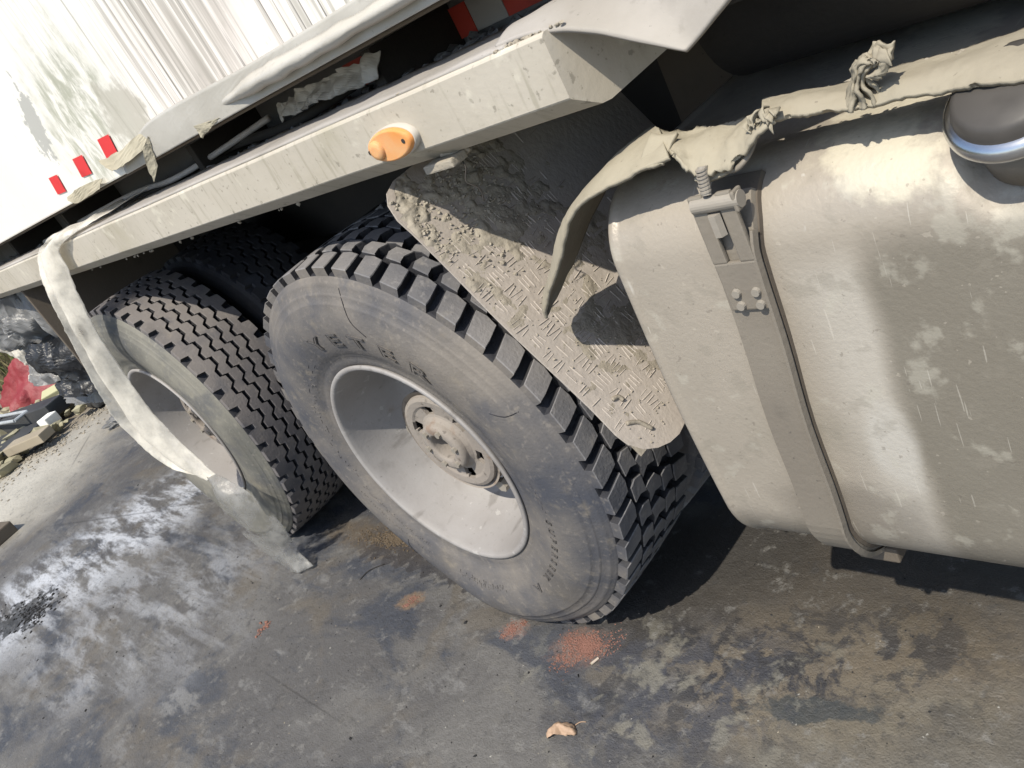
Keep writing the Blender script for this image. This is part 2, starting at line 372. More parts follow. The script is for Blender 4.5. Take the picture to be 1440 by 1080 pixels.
# grime flecks, cracks, tank shade painted in
g.nl((.02, .02, .02), 70, .70, .74, .8, detail=4, seed=15)
g.nl((.33, .32, .29), 55, .735, .76, .8, detail=3, seed=17)
g.layer((.015, .015, .015), g.blob(-2.72, -.76, .17, .13, .4, .9, .08, 22, seed=7), .85)
def crack(x0, y0, x1, y1, wd, seed):
    L_ = sqrt((x1 - x0) ** 2 + (y1 - y0) ** 2); a = atan2(y1 - y0, x1 - x0)
    return g.blob((x0 + x1) / 2, (y0 + y1) / 2, L_ / 2, wd, a, .12, .6, 24, seed=seed)
for c in ((-4.9, .35, -4.45, .05, .008, 1), (-3.6, -.35, -2.6, -.05, .007, 2), (-.35, -.45, -.80, -.44, .003, 5)):
    g.layer((.02, .018, .016), crack(*c), .45)
g.layer((.048, .041, .033), g.blob(.75, .35, .65, .17, .22, .3, .7, 5, seed=31), .92)  # soft shade below the tank, painted into the concrete colour
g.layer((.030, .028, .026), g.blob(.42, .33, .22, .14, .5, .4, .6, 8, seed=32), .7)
g.nl((.17, .165, .155), 26, .56, .66, .5, detail=9, rough=.7, seed=33)
g.nl((.035, .034, .034), 22, .56, .68, .55, detail=9, rough=.7, seed=34)
g.nl((.05, .047, .042), 90, .55, .68, .5, detail=5, rough=.6, seed=35)
g.bump(g.noise(3, 6), .02, .25); g.bump(g.noise(30, 9, .7), .007, .8); g.bump(g.noise(220, 5), .002, .8)
rg = g.smooth(g.noise(3.5, 6, seed=22), .2, .75); g.rough(g.math('MULTIPLY_ADD', rg, .42, .33))
GM = g.done()
gv, gf = [], []
xs = [-60, -30, -15] + [-10 + .25 * i for i in range(65)] + [10, 20, 60]
ys = [-60, -20, -8] + [-4 + .25 * i for i in range(33)] + [8, 20, 60]
for x in xs:
    for y in ys:
        d = max(0, -x - 5.6); z = 0
        if d > 0: z = min(.10, d * .05) * (1 + noise.noise(Vector((x, y, 0)))) - .02 * 0
        gv.append((x, y, z))
ny = len(ys)
for i in range(len(xs) - 1):
    for j in range(ny - 1): gf.append((i * ny + j, (i + 1) * ny + j, (i + 1) * ny + j + 1, i * ny + j + 1))
gr = mesh('ground', gv, gf, GM, smooth=True); tag(gr, kind='structure')

# scrub bank beyond the yard
bkm = M('dry_bank_soil', (.10, .085, .05), .95, .1); bkm.nl((.06, .075, .03), 3, .45, .6, .8, detail=8); bkm.bump(bkm.noise(20, 6), .04, .8)
bv, bf = [], []
for i in range(41):
    for j in range(13):
        y = -14 + i * .9; u = j / 12; x = -8.6 - u * 7
        bv.append((x + .4 * noise.noise(Vector((y * .5, u * 3, 1))), y, -.05 + 4.6 * u ** .8 + .35 * noise.noise(Vector((y * .4, u * 4, 5))) * (u > 0)))
for i in range(40):
    for j in range(12): bf.append((i * 13 + j, i * 13 + j + 1, (i + 1) * 13 + j + 1, (i + 1) * 13 + j))
bk = mesh('bank', bv, bf, bkm.done(), smooth=True); tag(bk, kind='structure')
sm = M('dry_twigs_and_grass', (.20, .17, .09), .9, .2); sm.nl((.10, .13, .04), 4, .45, .6, .9, detail=4)
sv, sf = [], []
for k in range(16000):
    y = random.uniform(-5, 9); u = random.random() ** 1.3 * .8; x = -8.5 - u * 7 + random.uniform(-.2, .3); z = -.05 + 4.6 * u ** .8
    h = random.uniform(.15, .75); a = random.uniform(-.6, .6); b = random.uniform(-.6, .6); wd = random.uniform(.004, .014); n0 = len(sv)
    sv += [(x, y - wd, z), (x, y + wd, z), (x + a * h, y + b * h, z + h)]; sf.append((n0, n0 + 1, n0 + 2))
sg = mesh('dry_scrub', sv, sf, sm.done()); tag(sg, 'tangle of dry grass and twigs on the bank behind the yard', 'scrub', kind='stuff')

# ------------------------------------------------------------------ the truck
truck = empty('truck')
tag(truck, 'mud-caked dump truck seen along its rear wheels, white side skirt and fuel tank', 'truck')

# --- wheels
TY0 = .012; TW = .256                                   # outer edge of the tread and its width
side = [(.012, .286), (.004, .292), (-.001, .300), (-.004, .312), (-.004, .322), (-.006, .324), (-.006, .330), (-.009, .333), (-.013, .350), (-.018, .368), (-.021, .386), (-.0225, .405), (-.022, .425),
        (-.019, .445), (-.014, .462), (-.0135, .4645), (-.0115, .466), (-.007, .480), (-.0065, .4835), (-.0045, .4845), (-.0035, .4865), (-.001, .492), (.002, .4985), (.0025, .503), (.005, .505), (.0085, .511), (.012, .516), (.018, .518)]
def ysurf(r):
    for (y0, r0), (y1, r1) in zip(side, side[1:]):
        if r0 <= r <= r1: return y0 + (y1 - y0) * (r - r0) / (r1 - r0)
    return .012
def bulge(x, z):
    """how far the sidewall swells outward where the tyre carries the load"""
    r = sqrt(x * x + z * z); a = atan2(z, x) + pi / 2; a = (a + pi) % (2 * pi) - pi
    if abs(a) > .75 or r < .34: return 0
    return .024 * cos(a / .75 * pi / 2) ** 2 * min(1, (r - .34) / .12) * (1 if r < .50 else max(.35, 1 - (r - .50) / .03))
def swell(o, skip=False):
    for q in o.data.vertices:
        if q.co.y < .05: q.co.y -= bulge(q.co.x, q.co.z)
YC = TY0 + TW / 2
tyre_prof = side + [(.06, .5195), (YC, .521), (2 * YC - .06, .5195)] + [(2 * YC - y, r) for y, r in side[::-1]]
def block_mesh(poly, r0=.511, r1=.5415, crown=.004):
    """tread block: polygon in (degrees, y) raised from the groove floor, rounded top edge"""
    cx = sum(p[0] for p in poly) / len(poly); cy = sum(p[1] for p in poly) / len(poly); v, f = [], []; n = len(poly)
    def rr(r, y): return r - crown * ((y - YC) / (TW / 2)) ** 2
    for r, k in ((r0, 1.0), (r1 - .002, .985), (r1, .93)):
        for a, y in poly:
            aa = radians(cx + (a - cx) * k); yy = cy + (y - cy) * k
            v.append((rr(r, yy) * cos(aa), yy, rr(r, yy) * sin(aa)))
    for q in range(2):
        for i in range(n): f.append((q * n + i, q * n + (i + 1) % n, (q + 1) * n + (i + 1) % n, (q + 1) * n + i))
    f.append(tuple(range(2 * n, 3 * n)))
    bm = bmesh.new(); V = [bm.verts.new(a) for a in v]
    for q in f: bm.faces.new([V[i] for i in q])
    bmesh.ops.recalc_face_normals(bm, faces=bm.faces)
    me = bpy.data.meshes.new('tread_block'); bm.to_mesh(me); bm.free()
    me.materials.append(MT['tread']); me.materials.append(MT['shaderubber']); me.materials.append(MT['sidewall'])
    for p in me.polygons:
        c = p.center; rad = (c.x * p.normal.x + c.z * p.normal.z) / max(1e-6, sqrt(c.x ** 2 + c.z ** 2))
        p.material_index = 0 if rad >= .45 else (1 if c.y > .0125 else 2)
    return me
def mir(poly): return [(a, 2 * YC - y) for a, y in poly]
ROWS = [([(-2.8, .0115), (2.1, .0115), (2.8, .030), (4.2, .066), (1.7, .070), (-1.1, .066), (-2.4, .030)], 0),
        ([(-2.3, .074), (2.0, .074), (3.0, .092), (2.5, .112), (-2.5, .114), (-1.6, .093)], 4.4),
        ([(-2.7, .113), (-.2, .118), (2.3, .111), (2.9, .1285), (3.0, .150), (.4, .166), (-2.2, .163), (-1.3, .1365)], .6)]
ROWS += [(mir(ROWS[1][0])[::-1], 6.1), (mir(ROWS[0][0])[::-1], 2.8)]
tw = (MT['tread'], MT['tread_brown'])
RB = []
for poly, off in ROWS:
    me = block_mesh(poly); RB.append((me, off))
def ring_text(txt, r0, height, a_start, a_per, m, parent, depth=.0022, wide=1.5):
    """raised letters bent round the sidewall, tops outward; one mesh per letter"""
    for i, chx in enumerate(txt):
        V, F, MI = [], [], []
        for line in (0, 1):
            cu = bpy.data.curves.new('t', 'FONT'); cu.body = chx; cu.align_x = 'CENTER'; cu.resolution_u = 3
            if line: cu.fill_mode = 'NONE'; cu.bevel_depth = .03; cu.bevel_resolution = 0
            else: cu.extrude = .5
            o = bpy.data.objects.new('t', cu); COL.objects.link(o); dg = bpy.context.evaluated_depsgraph_get()
            me = bpy.data.meshes.new_from_object(o.evaluated_get(dg)); n0 = len(V)
            for q in me.vertices:
                r = r0 + q.co.y / .72 * height; a = radians(a_start - i * a_per) - (q.co.x * wide / .72 * height) / r
                y = depth * .9 + q.co.z / .72 * height if line else (depth if q.co.z > 0 else -depth)
                V.append((r * cos(a), ysurf(r) - y, r * sin(a)))
            for p in me.polygons: F.append([n0 + k for k in p.vertices]); MI.append(line)
            bpy.data.objects.remove(o); bpy.data.curves.remove(cu); bpy.data.meshes.remove(me)
        o = mesh('letter', V, F, m, parent); swell(o); o.data.materials.append(MT['grooveline'])
        for p, k in zip(o.data.polygons, MI): p.material_index = k
def rim_parts(wh, side_m):
    prof = [(.018, .286), (.004, .2925), (-.003, .2968), (-.0065, .2955), (-.0075, .291), (-.0065, .2855), (-.002, .2825), (.010, .2805), (.020, .2785), (.050, .2735), (.09, .266), (.13, .2565), (.16, .246), (.18, .231), (.19, .21), (.195, .19), (.192, .165), (.19, .14), (.19, .05)]
    v, f = revolve(prof, 144); mesh('rim', v, f, 'rim', wh, True)
def hub_parts(wh, turn=0):
    v, f = revolve([(.19, .150), (.10, .146), (.092, .139), (.0915, .150), (.088, .1505)], 72); mesh('hub_barrel', v, f, 'hub', wh, True)
    # slotted cap: annulus with six windows, dished, and a raised centre ring
    bm = bmesh.new(); n = 96; rad = [.139, .137, .128, .112, .106, .084, .078, .068]; yy = [.094, .084, .080, .082, .086, .088, .086, .076]
    rings = [[bm.verts.new((r * cos(2 * pi * i / n + turn), y, r * sin(2 * pi * i / n + turn))) for i in range(n)] for r, y in zip(rad, yy)]
    for q in range(len(rad) - 1):
        for i in range(n):
            if q == 4 and (i % 16) in (1, 2, 3, 4, 5, 6): continue      # windows
            if q == 3 and (i % 16) in (2, 3, 4, 5): continue
            j = (i + 1) % n; bm.faces.new((rings[q][i], rings[q][j], rings[q + 1][j], rings[q + 1][i]))
    ext = bmesh.ops.extrude_face_region(bm, geom=bm.faces[:])
    for q in ext['geom']:
        if isinstance(q, bmesh.types.BMVert): q.co.y += .010
    from_bm('hub_cap', bm, 'hub', wh)
    v, f = revolve([(.10, .070), (.070, .069), (.062, .064), (.060, .056), (.0605, .042), (.063, .0375), (.068, .036), (.085, .0355), (.14, .035), (.141, 0.0005)], 64)
    mesh('hub_ring', v, f, 'hub', wh, True)
    v, f = revolve([(.12, .142), (.121, .03)], 64); mesh('hub_backing', v, f, 'darkbrown', wh, True)
    for i in range(6):
        a = turn + 2 * pi * (i + .72) / 6; c = Vector((.052 * cos(a), 0, .052 * sin(a))); bm = bmesh.new()
        bm_cyl(bm, c + Vector((0, .064, 0)), c + Vector((0, .053, 0)), .0085, .008, 6); from_bm('bolt', bm, 'bolt', wh)
    for i in range(3):
        a = turn + 2 * pi * (i + .3) / 3; r = .165; c = Vector((r * cos(a), .115, r * sin(a)))
        bm = bmesh.new(); bm_cyl(bm, c + Vector((0, .08, 0)), c, .013, .012, 12); bm_cyl(bm, c + Vector((0, .002, 0)), c - Vector((0, .014, 0)), .018, .018, 6)
        bm_box(bm, (-.022, .02, -.012), (.022, .034, .012), .002, mat=Matrix.Translation(c) @ Matrix.Rotation(-a, 4, 'Y')); from_bm('wheel_nut', bm, 'bolt', wh)
def lug_wheel(x, zc, label):
    wh = empty('wheel', (x, 0, zc), truck); wh['label'] = label
    v, f = revolve(tyre_prof, 288); o = mesh('tyre', v, f, 'sidewall', wh, True); swell(o)
    o.data.materials.append(MT['groove'])
    for p in o.data.polygons:
        if sqrt(p.center.x ** 2 + p.center.z ** 2) > .5165: p.material_index = 1
    rim_parts(wh, 'rim'); hub_parts(wh, .35)
    for me, off in RB:
        for k in range(48):
            b = bpy.data.objects.new('tread_block', me); COL.objects.link(b); b.parent = wh
            b.rotation_euler = (0, -radians(off + k * 7.5 + 1.6), 0)
    return wh
w1 = lug_wheel(0, .53, 'front rear-axle wheel with chunky lug tread and raised lettering')
ring_text('YETER', .360, .036, 102, 12.9, 'sidewall', w1, .003, 1.75)
ring_text('SUPERSEEK', .370, .0165, -15, 4.4, 'sidewall', w1, .0018, 1.25)
ring_text('A', .376, .022, -61, 4.1, 'sidewall', w1, .002, 1.3)
# worn, illegible relief low on the sidewall
def worn(a0, a1, r, hgt, n, wh):
    bm = bmesh.new()
    for i in range(n):
        a = radians(a0 + (a1 - a0) * (i + random.uniform(-.2, .2)) / n)
        for k in range(random.choice((1, 2))):
            rr = r + random.uniform(0, hgt); da = radians(random.uniform(-.3, .3)); Lr = random.uniform(.3, .9) * hgt
            q = Matrix.Translation((rr * cos(a + da), ysurf(rr), rr * sin(a + da))) @ Matrix.Rotation(-a + random.choice((0, pi / 2, .3)), 4, 'Y')
            bm_box(bm, (-Lr / 2, -.0010, -.0008), (Lr / 2, .002, .0008), mat=q)
    o = from_bm('worn_relief', bm, 'sidewall', wh); swell(o); o['kind'] = 'stuff'
worn(196, 236, .378, .010, 34, w1); worn(196, 236, .352, .010, 34, w1); worn(252, 278, .372, .018, 26, w1); worn(2, -12, .372, .012, 14, w1); worn(120, 192, .345, .02, 26, w1)
# thin scratches across the sidewall
def scratch(pts):
    P = [(r * cos(radians(a)), ysurf(r) - .0006, r * sin(radians(a))) for a, r in pts]
    tube('scratch', P, .0009, 'groove', w1, 5, 20)
scratch([(77.5, .497), (76, .46), (74.5, .43), (70, .405)]); scratch([(22.5, .485), (23.5, .455), (26.5, .43)]); scratch([(228, .46), (225, .43), (224, .40)])

# ribbed-tread wheel
def rib_mesh(yl, yr, amp_l, amp_r, notch_l=0, notch_r=0, r0=.512, r1=.539, N=46, ph=0):
    K = 12; n = N * K; v, f = [], []
    def tri(u):
        u = u % 1; return -1 if u < .38 else (-1 + (u - .38) / .08 * 2 if u < .46 else (1 if u < .92 else 1 - (u - .92) / .08 * 2))
    for i in range(n):
        a = 2 * pi * i / n; u = i / K + ph; uu = u % 1
        nl = notch_l if .30 < uu < .62 else 0; nr = notch_r if .30 < uu < .62 else 0
        y0 = yl + amp_l * tri(u) + nl; y1 = yr + amp_r * tri(u) - nr
        for y, r in ((y0, r0), (y0 + .0005, r1 - .002), (y0 + .002, r1), (y1 - .002, r1), (y1 - .0005, r1 - .002), (y1, r0)):
            r -= .005 * ((y - YC) / (TW / 2)) ** 2; v.append((r * cos(a), y, r * sin(a)))
    for i in range(n):
        j = (i + 1) % n
        for q in range(5): f.append((i * 6 + q, j * 6 + q, j * 6 + q + 1, i * 6 + q + 1))
    return v, f
def rib_wheel(x, zc, y, label, full=True):
    wh = empty('wheel', (x, y, zc), truck); wh['label'] = label
    v, f = revolve(tyre_prof, 220); o = mesh('tyre', v, f, 'sidewall_green' if full else 'shaderubber', wh, True); swell(o)  # inner dual: its shade is painted in as near-black rubber
    o.data.materials.append(MT['groove'])
    for p in o.data.polygons:
        if sqrt(p.center.x ** 2 + p.center.z ** 2) > .5165: p.material_index = 1
    for s in ((.0125, .070, 0, .0085, .026, 0), (.080, .115, .0085, .0085), (.125, .157, .0085, .0085), (.167, .199, .0085, .0085), (.210, .2675, .0085, 0, 0, .026)):
        v, f = rib_mesh(*s); o = mesh('tread_rib', v, f, 'tread_brown' if full else 'shaderubber', wh); o.data.materials.append(MT['shaderubber'])
        for p in o.data.polygons:
            c = p.center; rad = (c.x * p.normal.x + c.z * p.normal.z) / sqrt(c.x ** 2 + c.z ** 2)
            if abs(rad) < .45 and c.y > .0135: p.material_index = 1
    # sipes that split the middle ribs
    rim_parts(wh, 'rim')
    if full: hub_parts(wh, .1)
    return wh
w2 = rib_wheel(-1.4736, .53, 0, 'rearmost wheel with zigzag ribbed road tread')
# inner duals: same tyres one width further in
rib_wheel(-1.4736, .53, .335, 'inner wheel behind the ribbed tyre', False)
def inner_lug(x):
    wh = empty('wheel', (x, .335, .53), truck); wh['label'] = 'inner wheel behind the lug tyre'
    v, f = revolve(tyre_prof, 120); mesh('tyre', v, f, 'tread', wh, True); rim_parts(wh, 'rim')
    V, F = [], []
    for me, off in RB:
        for k in range(48):
            R_ = Matrix.Rotation(-radians(off + k * 7.5 + 1.6), 3, 'Y'); n0 = len(V)
            V += [R_ @ q.co for q in me.vertices]; F += [[n0 + i for i in p.vertices] for p in me.polygons]
    o = mesh('tread', V, F, 'tread', wh); o['kind'] = 'stuff'
inner_lug(0)
# far side: axles and wheels
for x in (0, -1.4736):
    bm = bmesh.new(); bm_cyl(bm, (x, .2, .53), (x, 2.2, .53), .075); bm_cyl(bm, (x, 1.0, .53), (x, 1.35, .53), .19, .19, 28); from_bm('axle', bm, 'dark', truck, True)
    v, f = revolve(tyre_prof + [], 96); o = mesh('tyre', [(a[0] + x, a[1] * 2 + 1.75, a[2] + .53) for a in v], f, 'tread', truck, True)
    bm = bmesh.new(); bm_cyl(bm, (x, 2.0, .53), (x, 2.1, .53), .3, .3, 48); from_bm('rim', bm, 'dark', truck)

# --- side beam with slanted lower lip and chamfered front end
def beam(x0, x1):
    sec = [(0, 1.3005), (-.0015, 1.298), (-.0015, 1.2215), (0, 1.219), (.036, 1.194), (.050, 1.1925), (.17, 1.21), (.17, 1.299), (.012, 1.299), (.010, 1.303), (.003, 1.303)]
    v, f = [], []; n = len(sec); st = 60
    for i in range(st + 1):
        x = x0 + (x1 - x0) * i / st
        for y, z in sec:
            w_ = .0012 * noise.noise(Vector((x * 3, y * 4, z * 6)))
            xe = x + (y * .33 if i == st else 0); v.append((xe, y + w_, z + w_))
    for i in range(st):
        for j in range(n): f.append((i * n + j, i * n + (j + 1) % n, (i + 1) * n + (j + 1) % n, (i + 1) * n + j))
    f.append(tuple(range(n))[::-1]); f.append(tuple(st * n + j for j in range(n)))
    bm = bmesh.new(); me = bpy.data.meshes.new('x'); me.from_pydata(v, [], f); bm.from_mesh(me)
    return from_bm('side_beam', bm, 'beam', truck)
bmo = beam(-4.2, .872)
# dirty ledge behind the beam and the fender sheet it runs into
loft('ledge', [[(-4.2, .0145, 1.303), (-2, .0145, 1.303), (0, .0145, 1.302), (.80, .0145, 1.301)], [(-4.2, .02, 1.306), (-2, .02, 1.306), (0, .02, 1.306), (.80, .02, 1.305)], [(-4.2, .18, 1.303), (-2, .18, 1.303), (0, .18, 1.304), (.80, .18, 1.305)]], 'ledge', truck, 160, 10, .005, .0025, 14)
loft('fender_sheet', [[(.78, .0145, 1.307), (.85, .012, 1.304), (.92, .004, 1.288), (.985, 0, 1.258), (1.045, 0, 1.228)],
                      [(.78, .06, 1.318), (.86, .06, 1.318), (.94, .05, 1.306), (1.02, .03, 1.28), (1.065, .01, 1.238)],
                      [(.78, .17, 1.312), (.90, .16, 1.326), (1.0, .12, 1.33), (1.10, .06, 1.31), (1.135, .02, 1.275)],
                      [(.78, .26, 1.33), (.92, .25, 1.36), (1.05, .2, 1.39), (1.16, .12, 1.38), (1.25, .06, 1.34)]], 'ledge', truck, 40, 18, .006, .003, 12)
# dark bay between ledge and box: floor, rail with reflective tape, crud
box('bay_floor', (-4.2, .182, 1.26), (2.2, 1.2, 1.285), 'rail', truck)
rl = box('subframe_rail', (-4.2, .42, 1.286), (1.6, .45, 1.40), 'rail', truck)
for i in range(9):
    x = -.08 + i * .088
    a = .418 - .0
    box('reflective_tape', (x, .414, 1.302), (x + .086, .419, 1.360), 'redgrime' if i % 2 == 0 else 'whitegrime', truck, 0)
sp = [(random.uniform(-3.5, 1.0), random.uniform(.15, .40), 1.29 + random.uniform(0, .008), random.uniform(.004, .018), random.uniform(.4, .8)) for _ in range(900)]
lumps('caked_dirt', sp, 'rail', truck, 'stuff')
sp = [(random.uniform(-1.2, .9), random.gauss(.013, .003), 1.304, random.uniform(.0015, .005), .6) for _ in range(420)]
lumps('seam_dirt', sp, 'mud', truck, 'stuff')
loft('crumpled_foil', [[(-.06, .2, 1.362), (.10, .2, 1.366), (.33, .2, 1.364)], [(-.04, .17, 1.335), (.10, .17, 1.33), (.32, .17, 1.325)]], 'hem', truck, 40, 12, .002, .004, 20, .004, smooth=False, crease=.03, cscale=25)
# brackets in the bay
for x in (-2.6, -1.75, -.55, .28, .95):
    box('bracket', (x, .20, 1.29), (x + .03, .42, 1.372), 'dark', truck)
tube('hose', [(-1.6, .25, 1.30), (-.9, .22, 1.305), (-.5, .27, 1.32), (-.1, .24, 1.31), (.2, .28, 1.33)], .011, 'dark', truck)
tube('hose', [(-2.2, .22, 1.31), (-1.2, .24, 1.325), (-.7, .21, 1.315), (-.25, .28, 1.34)], .008, 'whitegrime', truck)

# --- cargo box
bx = box('cargo_box', (-4.4, .06, 1.386), (3.2, 2.35, 3.3), 'box', truck, .004)
loft('hem', [[(-.60, .054, 1.384), (-.43, .052, 1.385), (0, .050, 1.386), (.4, .050, 1.386), (1.2, .05, 1.386)],
             [(-.60, .053, 1.39), (-.40, .050, 1.41), (0, .050, 1.41), (.4, .050, 1.41), (1.2, .05, 1.41)],
             [(-.60, .056, 1.40), (-.31, .053, 1.455), (.18, .053, 1.445), (.49, .053, 1.442), (1.2, .053, 1.44)]], 'hem', bx, 120, 10, .002, .003, 9, crease=.004, cscale=14)
loft('film_fold', [[(.02, .05, 1.408), (.2, .035, 1.400), (.45, .03, 1.400), (.9, .04, 1.402)], [(.02, .05, 1.412), (.2, .022, 1.415), (.45, .018, 1.413), (.9, .03, 1.412)], [(.02, .05, 1.416), (.2, .045, 1.43), (.45, .045, 1.425), (.9, .048, 1.42)]], 'hem', bx, 50, 6, .002, .003, 20)
for i, (x, z) in enumerate(((-1.105, 1.45), (-.842, 1.455), (-.61, 1.459))):
    v = [(x - .052, .057, z - .024), (x + .030, .057, z - .028), (x + .052, .057, z + .022), (x - .028, .057, z + .026)]
    mesh('reflector_sticker', v, [(0, 1, 2, 3)], 'red', bx)
lipb = box('box_sill', (-4.4, .075, 1.379), (3.2, .10, 1.3855), 'darkbrown', bx, .003)
def tatter(lo, hi, nu=16, nv=6, jit=.004): loft('tatter', [lo, hi], 'tatter', bx, nu, nv, .001, jit, 45, .004, smooth=False)
tatter([ (-0.695,0.050,1.437),(-0.605,0.030,1.408),(-0.489,0.030,1.406),(-0.365,0.040,1.416) ], [ (-0.704,0.055,1.443),(-0.559,0.050,1.437),(-0.417,0.050,1.444),(-0.336,0.055,1.448) ])
tatter([ (-0.380,0.030,1.412),(-0.408,0.030,1.382),(-0.426,0.030,1.343) ], [ (-0.339,0.045,1.433),(-0.370,0.045,1.397),(-0.389,0.045,1.370) ])
tatter([ (-0.111,0.040,1.403),(-0.113,0.040,1.375) ], [ (-0.011,0.045,1.393),(-0.113,0.045,1.377) ])
tatter([ (-1.062,0.040,1.399),(-0.997,0.040,1.381),(-0.784,0.040,1.386) ], [ (-1.078,0.050,1.406),(-0.918,0.050,1.413),(-0.743,0.050,1.404) ])
# --- side marker lamp
lp = empty('marker_lamp', (.523, -.0015, 1.2455), truck); lp['label'] = 'amber oval side marker lamp on the beam'
def oval(a, b, ys, m, name, par, cx=0, cz=0, n=48):
    v, f = [], []
    for y, k in ys:
        for i in range(n): t_ = 2 * pi * i / n; v.append((cx + a * k * cos(t_), y, cz + b * k * sin(t_)))
    for q in range(len(ys) - 1):
        for i in range(n): f.append((q * n + i, q * n + (i + 1) % n, (q + 1) * n + (i + 1) % n, (q + 1) * n + i))
    f.append(tuple((len(ys) - 1) * n + i for i in range(n))); o = mesh(name, v, f, m, par, False)
    for p in o.data.polygons: p.use_smooth = len(p.vertices) == 4
    return o
oval(.058, .026, [(.0, 1), (-.012, 1.0), (-.0125, .97)], 'lampbase', 'lamp_base', lp)
oval(.056, .0245, [(-.012, 1), (-.0175, .97), (-.0195, .93), (-.0205, .85)], 'amber', 'lens', lp)
oval(.0155, .0155, [(-.0200, 1), (-.0240, .97), (-.0268, .84), (-.028, .45)], 'amber', 'lens_boss', lp, -.027, 0, 32)
for x in (.040, -.049):
    bm = bmesh.new(); bm_cyl(bm, (x, -.019, 0), (x, -.0212, 0), .0038, .0038, 10); from_bm('lens_screw', bm, 'dark', lp)
tube('wire', [(.56, .03, 1.197), (.60, .05, 1.188), (.575, .05, 1.182), (.53, .03, 1.186)], .0035, 'mud', truck)
tube('wire', [(.58, .04, 1.19), (.60, .03, 1.17), (.597, .02, 1.15), (.605, .03, 1.13), (.60, .03, 1.11)], .0012, 'dark', truck)
box('lamp_bracket', (.53, .01, 1.178), (.60, .045, 1.192), 'mud', truck)

# --- mudguard: sloping chequer plate
GA = Vector((.400, 0, 1.1500)); GD = Vector((.4735, 0, -.8807)).normalized(); GN = Vector((.8807, 0, .4735)); GY = Vector((0, 1, 0))
def gp(u, y, h=0): return GA + GD * u + GY * y + GN * h
L_ = .612
out = [(-.03, .62), (-.03, .10), (-.028, .05), (-.018, .024), (0, .008), (.03, 0)]
out += [(L_ * k / 10, .0 + .002 * sin(k)) for k in range(1, 9)]
out += [(.545, .000), (.572, .004), (.596, .018), (.614, .042), (.625, .068), (.629, .095), (.625, .12), (.612, .15), (.58, .18), (.56, .25), (.55, .62)]
bm = bmesh.new(); V = [bm.verts.new(gp(u, y)) for u, y in out]; fc = bm.faces.new(V)
e = bmesh.ops.extrude_face_region(bm, geom=[fc])
for q in e['geom']:
    if isinstance(q, bmesh.types.BMVert): q.co -= GN * .004
gd = from_bm('mudguard', bm, 'guard', truck)
bm = bmesh.new(); random.seed(11)
pit = .043
for iu in range(15):
    for iy in range(9):
        u0 = .045 + iu * pit * .98; y0 = .018 + iy * pit
        if u0 > .60: continue
        if u0 < .10 and y0 < .2 : continue
        alt = (iu + iy) % 2
        for k in range(5):
            if random.random() < .14 + max(0, y0 - .16) * 4: continue
            o_ = (k - 2) * .0082; ln = .0165 * random.uniform(.7, 1.1)
            cu, cy = (u0, y0 + o_) if alt else (u0 + o_, y0)
            if cy < .010 or cu > .585 or (cu > .545 and cy < .05): continue
            if alt and cy < .018: continue
            ang = (0 if alt else pi / 2) + random.gauss(.0, .10); ca, sa = cos(ang), sin(ang); hh = .0017 * random.uniform(.4, 1.2)
            base = [(-1, 0), (-.6, .0015), (.6, .0015), (1, 0), (.6, -.0015), (-.6, -.0015)]; vv = []
            for a, b in base: vv.append(bm.verts.new(gp(cu + a * ln * ca - b * sa, cy + a * ln * sa + b * ca, -.0002)))
            tt = [bm.verts.new(gp(cu + a * ln * ca, cy + a * ln * sa, hh)) for a in (-.7, .7)]
            try:
                bm.faces.new((vv[0], vv[1], tt[0])); bm.faces.new((vv[1], vv[2], tt[1], tt[0])); bm.faces.new((vv[2], vv[3], tt[1]))
                bm.faces.new((vv[3], vv[4], tt[1])); bm.faces.new((vv[4], vv[5], tt[0], tt[1])); bm.faces.new((vv[5], vv[0], tt[0]))
            except ValueError: pass
o = from_bm('raised_bars', bm, 'guard', gd); o['kind'] = 'stuff'
# caked mud as an uneven skin and clods
def mudskin(u0, u1, y0, y1, hmax, thr, sc, nu=130, ny_=60):
    v, f = [], []
    for i in range(nu + 1):
        for j in range(ny_ + 1):
            u = u0 + (u1 - u0) * i / nu; y = y0 + (y1 - y0) * j / ny_
            if u < .03: y = max(y, .012 + .05 * ((.03 - u) / .06) ** 2)
            q = gp(u, y); n_ = noise.fractal(q * sc, 1, 2, 5) * .5 + .5 * noise.noise(q * sc * .35)
            fadeu = min(1, (u1 - u) / (.6 * (u1 - u0))); ed = min(1, (y1 - y) / .05, (y - y0) / .004 + .3)
            h = hmax * max(-.12, (n_ - thr)) * fadeu * ed
            v.append(gp(u, y, h - .0006))
    for i in range(nu):
        for j in range(ny_): a = i * (ny_ + 1) + j; f.append((a, a + 1, a + ny_ + 2, a + ny_ + 1))
    return mesh('caked_mud', v, f, 'mud', gd, True)
mudskin(-.026, .17, .003, .30, .016, -.10, 42)
mudskin(.10, .40, .003, .36, .009, .04, 34, 160, 80)
mudskin(.28, .60, .004, .36, .006, .06, 26, 160, 80)
random.seed(5); sp = []
for k in range(420):
    u = abs(random.gauss(0, .09)); y = random.uniform(.012, .22)
    q = gp(u, max(y, .012), .001); sp.append((q.x, q.y, q.z, random.uniform(.0012, .0045), .8))
for k in range(260):
    u = random.uniform(.1, .6); y = random.uniform(.008, .25); q = gp(u, y, .0008); sp.append((q.x, q.y, q.z, random.uniform(.0008, .0025), .8))
lumps('mud_clods', sp, 'mud', gd, 'stuff')
for a in (((.545, .03), (.56, .05), (.585, .06)), ((.50, .045), (.505, .058), (.515, .06))):
    tube('mud_ridge', [gp(u, y, .002) for u, y in a], .004, 'mud', gd, 6, 10)

